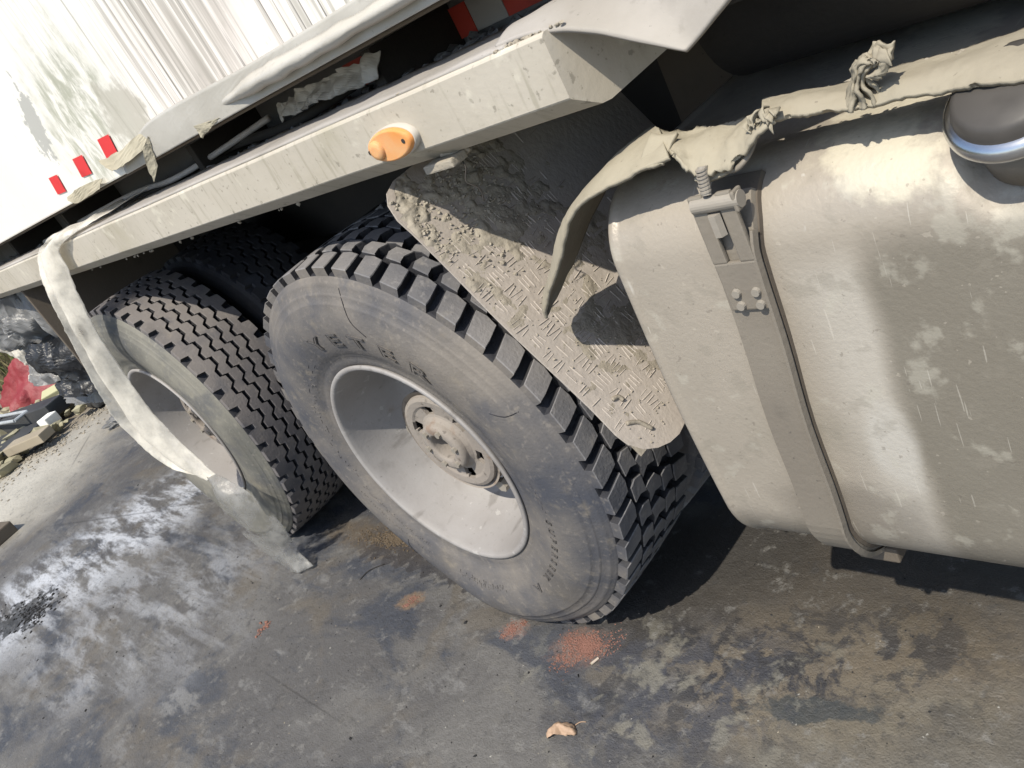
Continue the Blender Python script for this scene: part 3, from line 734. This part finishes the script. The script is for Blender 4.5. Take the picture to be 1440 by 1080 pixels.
# --- fuel tank
tk = empty('fuel_tank', (0, 0, 0), truck); tk['label'] = 'dust-covered aluminium fuel tank with steel strap'
TY, TYB, TZ0, TZ1 = .03, .62, .372, 1.062
def tank_sec(off=0, nseg=14, rt=.100, rb=.14):
    pts = []
    def arc(cy, cz, r, a0, a1):
        for i in range(nseg + 1):
            a = a0 + (a1 - a0) * i / nseg; pts.append((cy + (r + off) * cos(a), cz + (r + off) * sin(a)))
    arc(TY + rb, TZ0 + rb, rb, 1.5 * pi, pi)                    # bottom front
    for k in range(1, 12):
        z = TZ0 + rb + (TZ1 - rt - TZ0 - rb) * k / 12; pts.append((TY - off - .006 * sin(pi * k / 12), z))
    arc(TY + rt, TZ1 - rt, rt, pi, .5 * pi)
    for k in range(1, 5): pts.append((TY + rt + (TYB - .08 - TY - rt) * k / 5, TZ1 + off))
    arc(TYB - .08, TZ1 - .08, .08, .5 * pi, 0); arc(TYB - .08, TZ0 + .08, .08, 0, -.5 * pi)
    for k in range(1, 5): pts.append((TYB - .08 - (TYB - .08 - TY - rb) * k / 5, TZ0 - off))
    return pts
def sstep(a, b, x): t_ = max(0, min(1, (x - a) / (b - a))); return t_ * t_ * (3 - 2 * t_)
TX0, TX1 = .790, 2.5
xs_ = [(TX0 + .035, .55, 0), (TX0 + .012, .94, 0), (TX0 + .004, .985, 0), (TX0, 1, 0), (TX0 + .004, 1, .003), (TX0 + .012, 1, .0035), (TX0 + .016, 1, .0005), (TX0 + .022, 1, 0)] + [(TX0 + .03 + i * .012, 1, 0) for i in range(1, 62)] + [(1.6, 1, 0), (2.0, 1, 0), (TX1, 1, 0), (TX1 + .02, .6, 0)]
v, f = [], []; cy, cz = (TY + TYB) / 2, (TZ0 + TZ1) / 2
for x, k, off in xs_:
    sec = tank_sec(off)
    s = sstep(1.185, 1.29, x)
    for y, z in sec:
        y = cy + (y - cy) * k; z = cz + (z - cz) * k
        # recess under the filler: cut the top front corner back
        d = (-(y) * .62 + z * .785); lim = .848 - .108 * s
        if s > 0 and d > lim and y < .40:
            ex = (d - lim) * .93; y += .62 * ex; z -= .785 * ex
        dent = .004 * noise.noise(Vector((x * 2.2, y * 2, z * 2.2))); v.append((x, y + dent, z))
n = len(sec)
for i in range(len(xs_) - 1):
    for j in range(n): f.append((i * n + j, i * n + (j + 1) % n, (i + 1) * n + (j + 1) % n, (i + 1) * n + j))
f.append(tuple(range(n))[::-1]); f.append(tuple((len(xs_) - 1) * n + j for j in range(n)))
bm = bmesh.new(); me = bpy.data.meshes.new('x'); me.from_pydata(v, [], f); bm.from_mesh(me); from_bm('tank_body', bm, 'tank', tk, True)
# strap over a black pad
def strap(name, x0, x1, off0, off1, m, i0, i1, lean=0):
    A = tank_sec(off0); Bq = tank_sec(off1); v, f = [], []
    idx = list(range(i0, i1)); 
    for q, i in enumerate(idx):
        lx = lean * (A[i][1] - 1.05)
        w_ = .0015 * sin(q * .9)
        for (x, (y, z)) in ((x0 + lx, A[i]), (x0 + .002 + lx, Bq[i]), (x1 - .002 + lx, Bq[i]), (x1 + lx, A[i])): v.append((x + w_, y, z))
    for q in range(len(idx) - 1):
        for k in range(3): f.append((q * 4 + k, q * 4 + k + 1, (q + 1) * 4 + k + 1, (q + 1) * 4 + k))
    f.append((0, 1, 2, 3)); e_ = (len(idx) - 1) * 4; f.append((e_ + 3, e_ + 2, e_ + 1, e_))
    bm = bmesh.new(); me = bpy.data.meshes.new('x'); me.from_pydata(v, [], f); bm.from_mesh(me); return from_bm(name, bm, m, tk)
NS = 14; lastf = NS + 1 + 11
LE = .06
strap('strap_pad', .964, 1.0375, -.002, .006, 'darkbrown', 0, lastf + NS - 4, LE)
strap('tank_strap', .968, 1.033, .006, .013, 'strap', 0, lastf + NS - 6, LE)
strap('strap_flange', 1.028, 1.036, .012, .021, 'strap', 0, lastf + NS - 10, LE)
# buckle plate with slot, cheeks, pin, bolt
bm = bmesh.new(); yb = TY - .0215
for a, b, c, d in ((.966, .987, .965, 1.060), (1.005, 1.026, .965, 1.060), (.9665, 1.0255, .895, .9655)): bm_box(bm, (a, yb, c), (b, yb + .008, d), .0025)
from_bm('buckle_plate', bm, 'strap', tk)
bm = bmesh.new(); bm_cyl(bm, (.970, yb + .004, 1.047), (1.036, yb + .004, 1.047), .0105, None, 20); from_bm('buckle_pin', bm, 'bolt', tk, False)
for x in (1.0315,):
    bm = bmesh.new(); bm_box(bm, (x - .003, yb - .006, 1.034), (x + .003, yb + .014, 1.060), .0025); from_bm('buckle_cheek', bm, 'strap', tk)
bm = bmesh.new(); bm_cyl(bm, (.996, yb - .001, 1.035), (.996, yb - .001, 1.006), .0085, None, 6); from_bm('bolt_head', bm, 'bolt', tk); bm = bmesh.new(); bm_cyl(bm, (.996, yb, 1.06), (.997, yb + .012, 1.092), .0062, None, 12)
for k in range(7): bm_cyl(bm, (.996, yb + .001 + .0012 * k, 1.064 + k * .0042), (.996, yb + .001 + .0012 * k, 1.0662 + k * .0042), .0072, .0072, 12)
from_bm('threaded_bolt', bm, 'bolt', tk)
for x, z in ((.984, .922), (1.012, .922), (.984, .903), (1.012, .903)):
    bm = bmesh.new(); bm_cyl(bm, (x, yb + .002, z), (x, yb - .005, z), .0068, .0055, 14); from_bm('rivet', bm, 'bolt', tk)
# hook plate and blue fitting above the buckle
loft('hook_plate', [[(.972, .03, 1.072), (.992, .025, 1.070), (1.02, .028, 1.074), (1.045, .04, 1.085)], [(.972, .07, 1.095), (.992, .065, 1.095), (1.02, .07, 1.098), (1.05, .08, 1.105)]], 'sheet', tk, 20, 5, .004)
bm = bmesh.new(); bm_cyl(bm, (.995, .052, 1.086), (1.035, .048, 1.092), .013, None, 20); from_bm('blue_fitting', bm, 'blue', tk, False)
tube('hook_rod', [(.995, .05, 1.094), (1.010, .032, 1.080), (1.034, .026, 1.078), (1.050, .034, 1.088), (1.052, .06, 1.10)], .0035, 'strap', tk, 8)
# support bracket under the strap's foot
box('support_bracket', (.945, .10, .342), (1.012, .55, .374), 'darkbrown', tk, .004)
# filler neck and cap
fc_ = Vector((1.318, .056, 1.070)); fa = Vector((-.05, -.50, .86)).normalized()
bm = bmesh.new(); bm_cyl(bm, fc_ - fa * .06, fc_, .050, None, 40); from_bm('filler_neck', bm, 'strap', tk, True)
def turned(name, prof, m, par):
    q = fa.to_track_quat('Z', 'Y').to_matrix(); v, f = [], []; n = 56
    for h, r in prof:
        for i in range(n): v.append(fc_ + q @ Vector((r * cos(2 * pi * i / n), r * sin(2 * pi * i / n), h)))
    for k in range(len(prof) - 1):
        for i in range(n): f.append((k * n + i, k * n + (i + 1) % n, (k + 1) * n + (i + 1) % n, (k + 1) * n + i))
    f.append(tuple((len(prof) - 1) * n + i for i in range(n))); return mesh(name, v, f, m, par, True)
cp = turned('filler_cap', [(-.004, .056), (.0, .062), (.006, .0645), (.012, .064), (.017, .060), (.019, .055)], 'chrome', tk)
turned('cap_top', [(.018, .0545), (.022, .053), (.030, .050), (.034, .044), (.035, .02), (.035, .001)], 'capdark', tk)

# --- torn rubber sheet over the tank
EDG = [(.612, .02, .898), (.632, .015, .925), (.700, .015, .990), (.769, .015, 1.064), (.846, .015, 1.091), (.918, .015, 1.105), (.958, .02, 1.110)]
TOP = [(.592, .05, .892), (.597, .055, .915), (.655, .06, .985), (.735, .06, 1.058), (.809, .06, 1.095), (.885, .06, 1.120), (.93, .06, 1.128)]
BCK = [(.585, .10, .90), (.60, .16, .94), (.66, .20, 1.005), (.74, .22, 1.07), (.79, .20, 1.09), (.85, .15, 1.110), (.90, .10, 1.125)]
ts = loft('torn_sheet', [EDG, TOP, BCK], 'sheet', truck, 90, 18, .006, .003, 14, .002, crease=.004, cscale=22)
loft('sheet_patch', [[(.908, .02, 1.106), (.930, .015, 1.106), (.945, .02, 1.104)], [(.917, .06, 1.133), (.935, .055, 1.128), (.954, .06, 1.127)]], 'sheet', ts, 20, 8, .006, .003, 30, .003)
loft('sheet_flap', [[(.958, .025, 1.109), (.973, .020, 1.096), (.988, .018, 1.083), (1.012, .018, 1.082), (1.040, .02, 1.090), (1.062, .025, 1.102), (1.094, .035, 1.118)],
                    [(.930, .055, 1.118), (.955, .05, 1.112), (.978, .045, 1.104), (1.005, .045, 1.102), (1.030, .045, 1.106), (1.055, .05, 1.114), (1.080, .06, 1.122)],
                    [(.900, .090, 1.122), (.926, .090, 1.118), (.964, .090, 1.115), (.989, .090, 1.114), (1.018, .090, 1.114), (1.048, .090, 1.116), (1.068, .09, 1.124)]], 'sheet', ts, 60, 16, .005, .007, 30, .008)
loft('sheet_brim', [[(1.071, .045, 1.116), (1.103, .050, 1.114), (1.125, .055, 1.110), (1.177, .055, 1.103), (1.245, .045, 1.104), (1.292, .035, 1.105), (1.333, .030, 1.101), (1.378, .020, 1.102), (1.44, .01, 1.102)],
                    [(1.066, .065, 1.122), (1.096, .068, 1.122), (1.120, .07, 1.120), (1.168, .07, 1.114), (1.24, .065, 1.115), (1.288, .06, 1.116), (1.33, .055, 1.114), (1.377, .05, 1.116), (1.44, .05, 1.118)],
                    [(1.051, .100, 1.124), (1.082, .100, 1.122), (1.108, .100, 1.120), (1.154, .105, 1.117), (1.226, .110, 1.117), (1.272, .115, 1.116), (1.314, .120, 1.116), (1.361, .120, 1.120), (1.43, .12, 1.125)]], 'sheet', ts, 110, 18, .006, .004, 22, .003)
random.seed(9)
for k in range(12):
    x = 1.060 + k * .0030; z = 1.122 + random.uniform(-.006, .010)
    loft('torn_shred', [[(x, .05, z), (x + random.uniform(-.004, .006), .038, z + random.uniform(-.006, .006)), (x + random.uniform(-.006, .008), .03, z + random.uniform(-.012, .010))],
                        [(x + .004, .05, z), (x + .004 + random.uniform(-.003, .006), .038, z + random.uniform(-.004, .006)), (x + random.uniform(-.005, .008), .031, z + random.uniform(-.012, .008))]], 'sheet', ts, 8, 3, .002, .002, 60)
sp = [(random.uniform(1.09, 1.45), random.uniform(.02, .10), 0, random.uniform(.002, .006), .6) for _ in range(170)]
sp = [(x, .05 + y * .6, 1.112 + (y - .03) * .08, s * .8, q) for x, y, z, s, q in sp]
lumps('mud_clods', sp, 'mud', ts, 'stuff')
# knotted rag standing up out of the brim
for k in range(9):
    a = k / 9 * 2 * pi; dx, dy = .011 * cos(a), .008 * sin(a); e1 = random.uniform(-.004, .004); e2 = random.uniform(-.006, .006)
    loft('rag_strand', [[(1.172 + dx * 1.9, .066 + dy * 1.5, 1.103), (1.176 + dx, .062 + dy, 1.122), (1.182 + dx * .7, .060 + dy, 1.138), (1.189 + dx * .9, .058 + dy, 1.149), (1.200 + dx + e1, .056 + dy, 1.157 + e2), (1.214 + dx + e2, .052 + dy, 1.154 + e2 * 1.5)],
                        [(1.180 + dx * 1.9, .060 + dy * 1.5, 1.103), (1.183 + dx, .056 + dy, 1.121), (1.188 + dx * .7, .054 + dy, 1.135), (1.194 + dx * .9, .052 + dy, 1.144), (1.203 + dx - e1, .050 + dy, 1.150 - e2), (1.212 + dx + e1, .048 + dy, 1.146)]],
         'sheet', ts, 26, 4, .0035, .006, 60, .005)
for k in range(6):
    e1 = random.uniform(-.004, .004); e2 = random.uniform(-.004, .004)
    loft('rag_strand', [[(1.208, .054 + e1, 1.156 + e2), (1.218 + e1, .050, 1.153 + e2), (1.217 + e2, .048, 1.142), (1.208 + e1 * 2, .048, 1.134 + e2)],
                        [(1.206, .050 + e1, 1.148 + e2), (1.212 + e1, .047, 1.147), (1.211 + e2, .045, 1.140 + e1), (1.204 + e2 * 2, .046, 1.136)]], 'sheet', ts, 14, 4, .003, .005, 70, .005)

# --- underbody, air tank, frame
bm = bmesh.new(); bm_cyl(bm, (.90, .37, 1.215), (2.4, .37, 1.215), .125, None, 40)
for v_ in bm.verts: pass
o = from_bm('air_tank', bm, 'dark', truck, False)
for p in o.data.polygons: p.use_smooth = len(p.vertices) == 4
bm = bmesh.new(); bm_cyl(bm, (.885, .37, 1.215), (.905, .37, 1.215), .105, .125, 40); from_bm('air_tank_end', bm, 'dark', truck)
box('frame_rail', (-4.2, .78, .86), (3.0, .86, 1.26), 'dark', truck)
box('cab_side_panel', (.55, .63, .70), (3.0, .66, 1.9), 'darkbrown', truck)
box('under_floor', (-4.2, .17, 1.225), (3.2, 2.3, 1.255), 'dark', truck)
box('far_light_block', (-4.2, 2.3, .85), (3.2, 2.35, 1.3), 'dark', truck)  # unseen panel added to keep far-side skylight out from under the truck
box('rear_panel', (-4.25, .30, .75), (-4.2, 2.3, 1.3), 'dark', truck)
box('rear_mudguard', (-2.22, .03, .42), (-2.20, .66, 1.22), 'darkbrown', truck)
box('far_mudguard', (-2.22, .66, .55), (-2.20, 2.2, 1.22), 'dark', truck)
bm = bmesh.new(); bm_cyl(bm, (.35, .27, .79), (.62, .262, .822), .026, None, 24); from_bm('pipe_stub', bm, 'hub', truck, False)
box('cross_member', (-.80, .35, .78), (-.66, 2.2, .92), 'dark', truck); box('spring', (-1.5, .66, .62), (.1, .74, .70), 'dark', truck)
sp = [(random.uniform(-1.3, .1), .03, 1.192, random.uniform(.002, .005), 1.0) for _ in range(16)]
lumps('hanging_dirt', sp, 'mud', truck, 'stuff')

# ------------------------------------------------------------------ loose things
# plastic film over the beam
FL0 = [(-1.16, .16, 1.325), (-1.30, .020, 1.332), (-1.41, -.020, 1.315), (-1.408, -.060, 1.264), (-1.380, -.12, 1.083), (-1.42, -.16, .832), (-1.485, -.160, .690), (-1.411, -.140, .502), (-1.255, -.100, .428)]
FR0 = [(-.80, .16, 1.325), (-.96, .03, 1.320), (-1.19, -.018, 1.300), (-1.249, -.030, 1.233), (-1.322, -.060, 1.010), (-1.332, -.080, 0.760), (-1.305, -.080, .622), (-1.240, -.080, .495), (-1.193, -.080, .430)]
FL = FL0; FR = FR0
FM = [tuple((a + b) / 2 + d for a, b, d in zip(p, q, (0, -.018, .0))) for p, q in zip(FL, FR)]
FA = [tuple(.75 * a + .25 * b + d for a, b, d in zip(p, q, (0, .018, .0))) for p, q in zip(FL, FR)]
fo = loft('plastic_film', [FL, FA, FM, FR], 'film', None, 150, 24, .0012, .005, 9, .003, crease=.012, cscale=11)
tag(fo, 'long milky plastic film draped over the beam and hanging past the ribbed tyre', 'plastic film')
LL = [(-1.232, -.098, .440), (-1.195, -.130, .377), (-1.206, -.140, .244), (-1.146, -.120, .079), (-1.10, -.11, .012)]
LR = [(-1.190, -.082, .440), (-1.02, -.070, .345), (-1.012, -.060, .202), (-1.060, -.060, .083), (-1.02, -.06, .012)]
LM = [tuple((a + b) / 2 + d for a, b, d in zip(p, q, (0, -.02, .0))) for p, q in zip(LL, LR)]
fo = loft('plastic_sheet', [LL, LM, LR], 'film_clear', None, 70, 20, .001, .006, 11, .003, crease=.015, cscale=13)
tag(fo, 'thin grey see-through plastic sheet trailing to the ground below the white film', 'plastic sheet')
# crumpled wrapped bundle behind the rear of the beam
def crumple(name, cx, cy, cz, rx, ry, rz, m, sub=4, amp=.35, sc=2.2, parent=None):
    bm = bmesh.new(); bmesh.ops.create_icosphere(bm, subdivisions=sub, radius=1); o_ = Vector((cx * 3, cy * 5, cz))
    for q in bm.verts:
        p_ = q.co.copy(); d = 1 + amp * (noise.noise(p_ * sc + o_) - .7 * abs(noise.noise(p_ * sc * 2.1 + o_)) + .25 * noise.noise(p_ * sc * 5))
        q.co = Vector((cx + p_.x * rx * d, cy + p_.y * ry * d, max(cz + p_.z * rz * d, .004) if cz < 1 else cz + p_.z * rz * d))
    return from_bm(name, bm, m, parent, True)
bu = empty('wrapped_bundle', (-3.0, .2, .9)); tag(bu, 'crumpled grey plastic-wrapped bundle hanging under the tail end of the beam', 'bundle')
def wrap(name, x0, x1, z0, z1, y, m, jit, sc, lean=.35):
    rows = []
    for k in range(6):
        a = k / 5 * pi; rows.append([((x0 if t_ == 0 else x0 + (x1 - x0) * .5 * (1 - cos(a))) * 0 + x0 + (x1 - x0) * .5 * (1 - cos(a)) - lean * t_ * (z1 - z0) + .06 * sin(t_ * 9 + k), y - .13 * sin(a) * (1 + .3 * sin(t_ * 7)), z1 + (z0 - z1) * t_) for t_ in (0, .2, .4, .6, .8, 1)])
    o = loft(name, rows, m, None, 90, 70, .002, jit * .25, sc * .6, crease=jit * 1.1, cscale=sc * 1.3, smooth=False); o.parent = bu; o.location = (3.0, -.2, -.9)
wrap('wrapped_core', -3.35, -2.30, .55, 1.22, .24, 'film_grey', .075, 6)
wrap('loose_wrap', -3.25, -2.6, .72, 1.20, .17, 'film_grey', .10, 9)
wrap('dark_wrap', -3.0, -2.3, .66, .95, .16, 'blackfilm', .09, 7)
wrap('loose_wrap', -3.50, -3.20, .72, 1.02, .20, 'film', .08, 8)

def thing_box(name, lo, hi, m, rz, label, cat, bevel=.008, tilt=0):
    c = Vector([(a + b) / 2 for a, b in zip(lo, hi)])
    o = box(name, [a - b for a, b in zip(lo, c)], [a - b for a, b in zip(hi, c)], m, None, bevel); o.location = c; o.rotation_euler = (tilt, 0, rz)
    return tag(o, label, cat)
MT['woodpale'] = m_paint('pale_weathered_wood', (.27, .23, .17), (.36, .32, .25), .7, (.15, .13, .09), .85).done()
MT['woodyel'] = m_paint('mossy_yellow_wood', (.33, .33, .17), (.44, .42, .27), .7, (.12, .13, .05), .85).done()
MT['blackplastic'] = m_paint('black_plastic', (.03, .032, .036), (.07, .07, .07), .6, (.01, .01, .01), .5, .4).done()
MT['whiteblock'] = simple('white_plaster', (.75, .74, .70), .7)
MT['steelpale'] = simple('pale_steel_tube', (.45, .47, .48), .4, .5, .3)
m = M('faded_red_tarp', (.19, .022, .028), .6, .4); m.nl((.26, .075, .075), 5, .45, .7, .7, detail=6); m.nl((.25, .03, .04), 9, .55, .75, .6, detail=5, seed=3); m.bump(m.noise(22, 5), .02, .6); MT['redtarp'] = m.done()
tar = loft('red_tarp', [[(-7.55, .40, .12), (-7.3, .50, .36), (-7.1, .68, .48), (-6.9, .92, .44), (-6.7, 1.10, .36)],
                        [(-7.3, .34, .08), (-7.0, .44, .20), (-6.9, .60, .27), (-6.7, .84, .26), (-6.5, 1.02, .20)],
                        [(-7.15, .30, .05), (-6.9, .42, .07), (-6.75, .56, .05), (-6.55, .80, .08), (-6.35, .98, .06)]], 'redtarp', None, 60, 40, .006, .03, 4, .01, smooth=True, crease=.16, cscale=3.5)
tag(tar, 'crumpled faded red tarpaulin lying by the scrub', 'tarpaulin')
thing_box('timber_block', (-5.68, .02, .07), (-5.28, .16, .14), 'woodpale', .55, 'pale weathered timber block at the edge of the concrete', 'timber')
thing_box('plaster_block', (-5.72, .26, .07), (-5.60, .38, .15), 'whiteblock', .3, 'small white block just behind the pale timber', 'block')
thing_box('mossy_plank', (-6.45, .66, .10), (-5.95, .78, .20), 'woodyel', 1.0, 'yellowish mossy plank leaning in front of the red tarpaulin', 'plank', tilt=.3)
thing_box('grey_brick', (-6.15, .42, .07), (-5.85, .58, .17), 'woodpale', .9, 'greyish brick lying between mossy plank and black tub', 'brick')
tub = empty('black_tub', (-5.55, .72, .02)); tag(tub, 'black plastic tub with a thin hoop handle', 'tub')
bm = bmesh.new()
for z0, k in ((0, .9),): bm_box(bm, (-.20, -.13, z0), (.20, .13, .17), .02)
from_bm('tub_body', bm, 'blackplastic', tub); tube('handle', [(-.17, -.13, .14), (-.19, -.16, .26), (-.02, -.18, .31), (.14, -.15, .24), (.15, -.13, .14)], .009, 'steelpale', tub)
mf = empty('metal_frame', (-6.6, .2, .10)); tag(mf, 'pale metal tube frame lying on the black sheet', 'frame')
for a, b in (((-.7, -.22, .16), (.55, .10, .10)), ((-.66, -.34, .16), (.58, -.02, .10)), ((.55, .10, .10), (.58, -.02, .10)), ((-.7, -.22, .16), (-.66, -.34, .16)), ((.10, .0, .12), (.14, -.13, .12))):
    bm = bmesh.new(); bm_cyl(bm, a, b, .014, None, 8); from_bm('tube', bm, 'steelpale', mf)
thing_box('black_sheet', (-6.9, -.35, .08), (-5.7, .10, .105), 'blackplastic', .45, 'flat black board lying among the rubble', 'board')
thing_box('black_beam', (-6.6, .22, .08), (-5.75, .40, .20), 'blackplastic', .35, 'black square beam behind the white block', 'beam')
thing_box('dark_block', (-4.35, -.72, 0), (-3.95, -.50, .075), 'darkbrown', .25, 'dark greenish block at the left edge of the concrete', 'block')
o = crumple('crumpled_plastic', -4.62, .55, .02, .17, .13, .05, 'film_grey', 4, .9, 2.5); tag(o, 'crumpled clear plastic scrap on the concrete edge', 'plastic scrap')
random.seed(21)
MT['rubble'] = m_paint('rubble', (.24, .22, .15), (.34, .32, .22), .7, (.08, .08, .04), .95).done()
sp = [(random.uniform(-8.2, -5.45), random.uniform(-1.2, 1.9), random.uniform(.04, .10), random.choice((.02, .03, .05, .08)) * random.uniform(.6, 1.3), .6) for _ in range(900)]
o = lumps('rubble', sp, 'rubble'); tag(o, 'loose rubble and earth along the edge of the concrete', 'rubble', kind='stuff')
sp = [(random.gauss(-5.4, .22), random.uniform(-1.2, 1.4), .004, random.uniform(.004, .014), .5) for _ in range(900)]
o = lumps('edge_grit', sp, 'mud'); tag(o, 'scattered dirt and grit where the concrete meets the scrub', 'grit', kind='stuff')
# brick crumbs
MT['brick'] = simple('brick_dust', (.19, .10, .078), .95, .1)
def crumbs(cx, cy, sx, sy, n, smax, label, m='brick', name='brick_crumbs', rot=.4):
    sp = []; cl = [(random.gauss(0, sx * .75), random.gauss(0, sy * .75), random.uniform(.25, .7)) for _ in range(7)]
    for _ in range(n):
        c_ = cl[int(random.random() ** 1.4 * len(cl))]; a, b = c_[0] + random.gauss(0, sx * c_[2]), c_[1] + random.gauss(0, sy * c_[2]); s = smax * random.uniform(.2, 1) ** 2
        sp.append((cx + a * cos(rot) - b * sin(rot), cy + a * sin(rot) + b * cos(rot), s * .25, max(s, .0006), .6))
    o = lumps(name, sp, m); tag(o, label, 'crumbs', kind='stuff')
crumbs(.215, -.035, .036, .032, 2400, .0028, 'large patch of crushed red brick in front of the lug tyre')
crumbs(-.01, -.045, .018, .015, 420, .0028, 'small heap of crushed red brick left of the large patch')
crumbs(-.45, -.062, .018, .014, 200, .003, 'orange-brown crumbs below the rim side of the lug tyre')
crumbs(-.985, -.33, .016, .014, 90, .006, 'few reddish crumbs out on the open concrete')
MT['straw'] = simple('brown_chaff', (.10, .078, .055), .95, .1)
crumbs(-.78, .12, .13, .030, 1900, .0045, 'brown chaff and soil between the two tyres', 'straw', 'soil_chaff', .05)
MT['grit'] = simple('dark_grit', (.02, .02, .021), .8, .2)
crumbs(-2.72, -.76, .11, .07, 340, .008, 'black charred bits on the concrete at the left', 'grit', 'charred_bits')
sp = [(random.uniform(-4, 1.2), random.uniform(-.95, .35), .0006, random.uniform(.0006, .0022) * (1 + (random.random() < .04) * 1.5), .6) for _ in range(1500)]
o = lumps('floor_grit', sp, 'grit'); tag(o, 'tiny dark grit scattered over the concrete', 'grit', kind='stuff')
sp = [(random.uniform(-2, 1.3), random.uniform(-.6, .45), .0005, random.uniform(.0006, .0018), .6) for _ in range(110)]
o = lumps('pale_grit', sp, 'woodpale'); tag(o, 'tiny pale grit scattered over the concrete', 'grit', kind='stuff')
# dead leaf
MT['leaf'] = m_paint('dead_leaf', (.26, .17, .11), (.38, .27, .19), .6, (.10, .05, .03), .6).done()
lf = empty('dead_leaf', (.322, -.232, 0)); lf.rotation_euler = (0, 0, .5); lf.scale = (1.3, 1.3, 1.3); tag(lf, 'curled brown dead leaf lying on the concrete in front', 'leaf')
loft('leaf_blade', [[(-.030, -.004, .001), (-.020, .006, .008), (0, .010, .010), (.016, .006, .004), (.022, .0, .001)],
                    [(-.031, -.006, .002), (-.020, -.002, .018), (-.002, .000, .022), (.014, -.002, .012), (.023, -.002, .002)],
                    [(-.030, -.010, .001), (-.020, -.012, .010), (-.004, -.014, .014), (.012, -.010, .006), (.022, -.004, .001)]], 'leaf', lf, 40, 16, .0005, .003, 90, .004, crease=.010, cscale=60)
tube('leaf_stem', [(.018, .009, .002), (.028, .012, .004), (.037, .013, .001)], .0009, 'leaf', lf, 5, 8)
MT['filter'] = simple('cigarette_paper', (.40, .33, .27), .8)
st = empty('cigarette_stub', (.281, -.052, .004)); tag(st, 'flattened cigarette stub beside the brick crumbs', 'cigarette stub')
bm = bmesh.new(); bm_cyl(bm, (-.003, -.008, 0), (.004, .009, 0), .0034, .0028, 12); from_bm('paper', bm, 'filter', st)
bm = bmesh.new(); bm_cyl(bm, (-.0045, -.0115, 0), (-.003, -.008, 0), .0032, .0034, 12); from_bm('tip', bm, 'woodpale', st)
tube('twig', [(-.70, .03, .002), (-.74, -.01, .004), (-.745, -.05, .002)], .0015, 'dark', None, 5, 8)
tag(bpy.data.objects['twig'], 'thin dark curved twig on the ground between the tyres', 'twig')
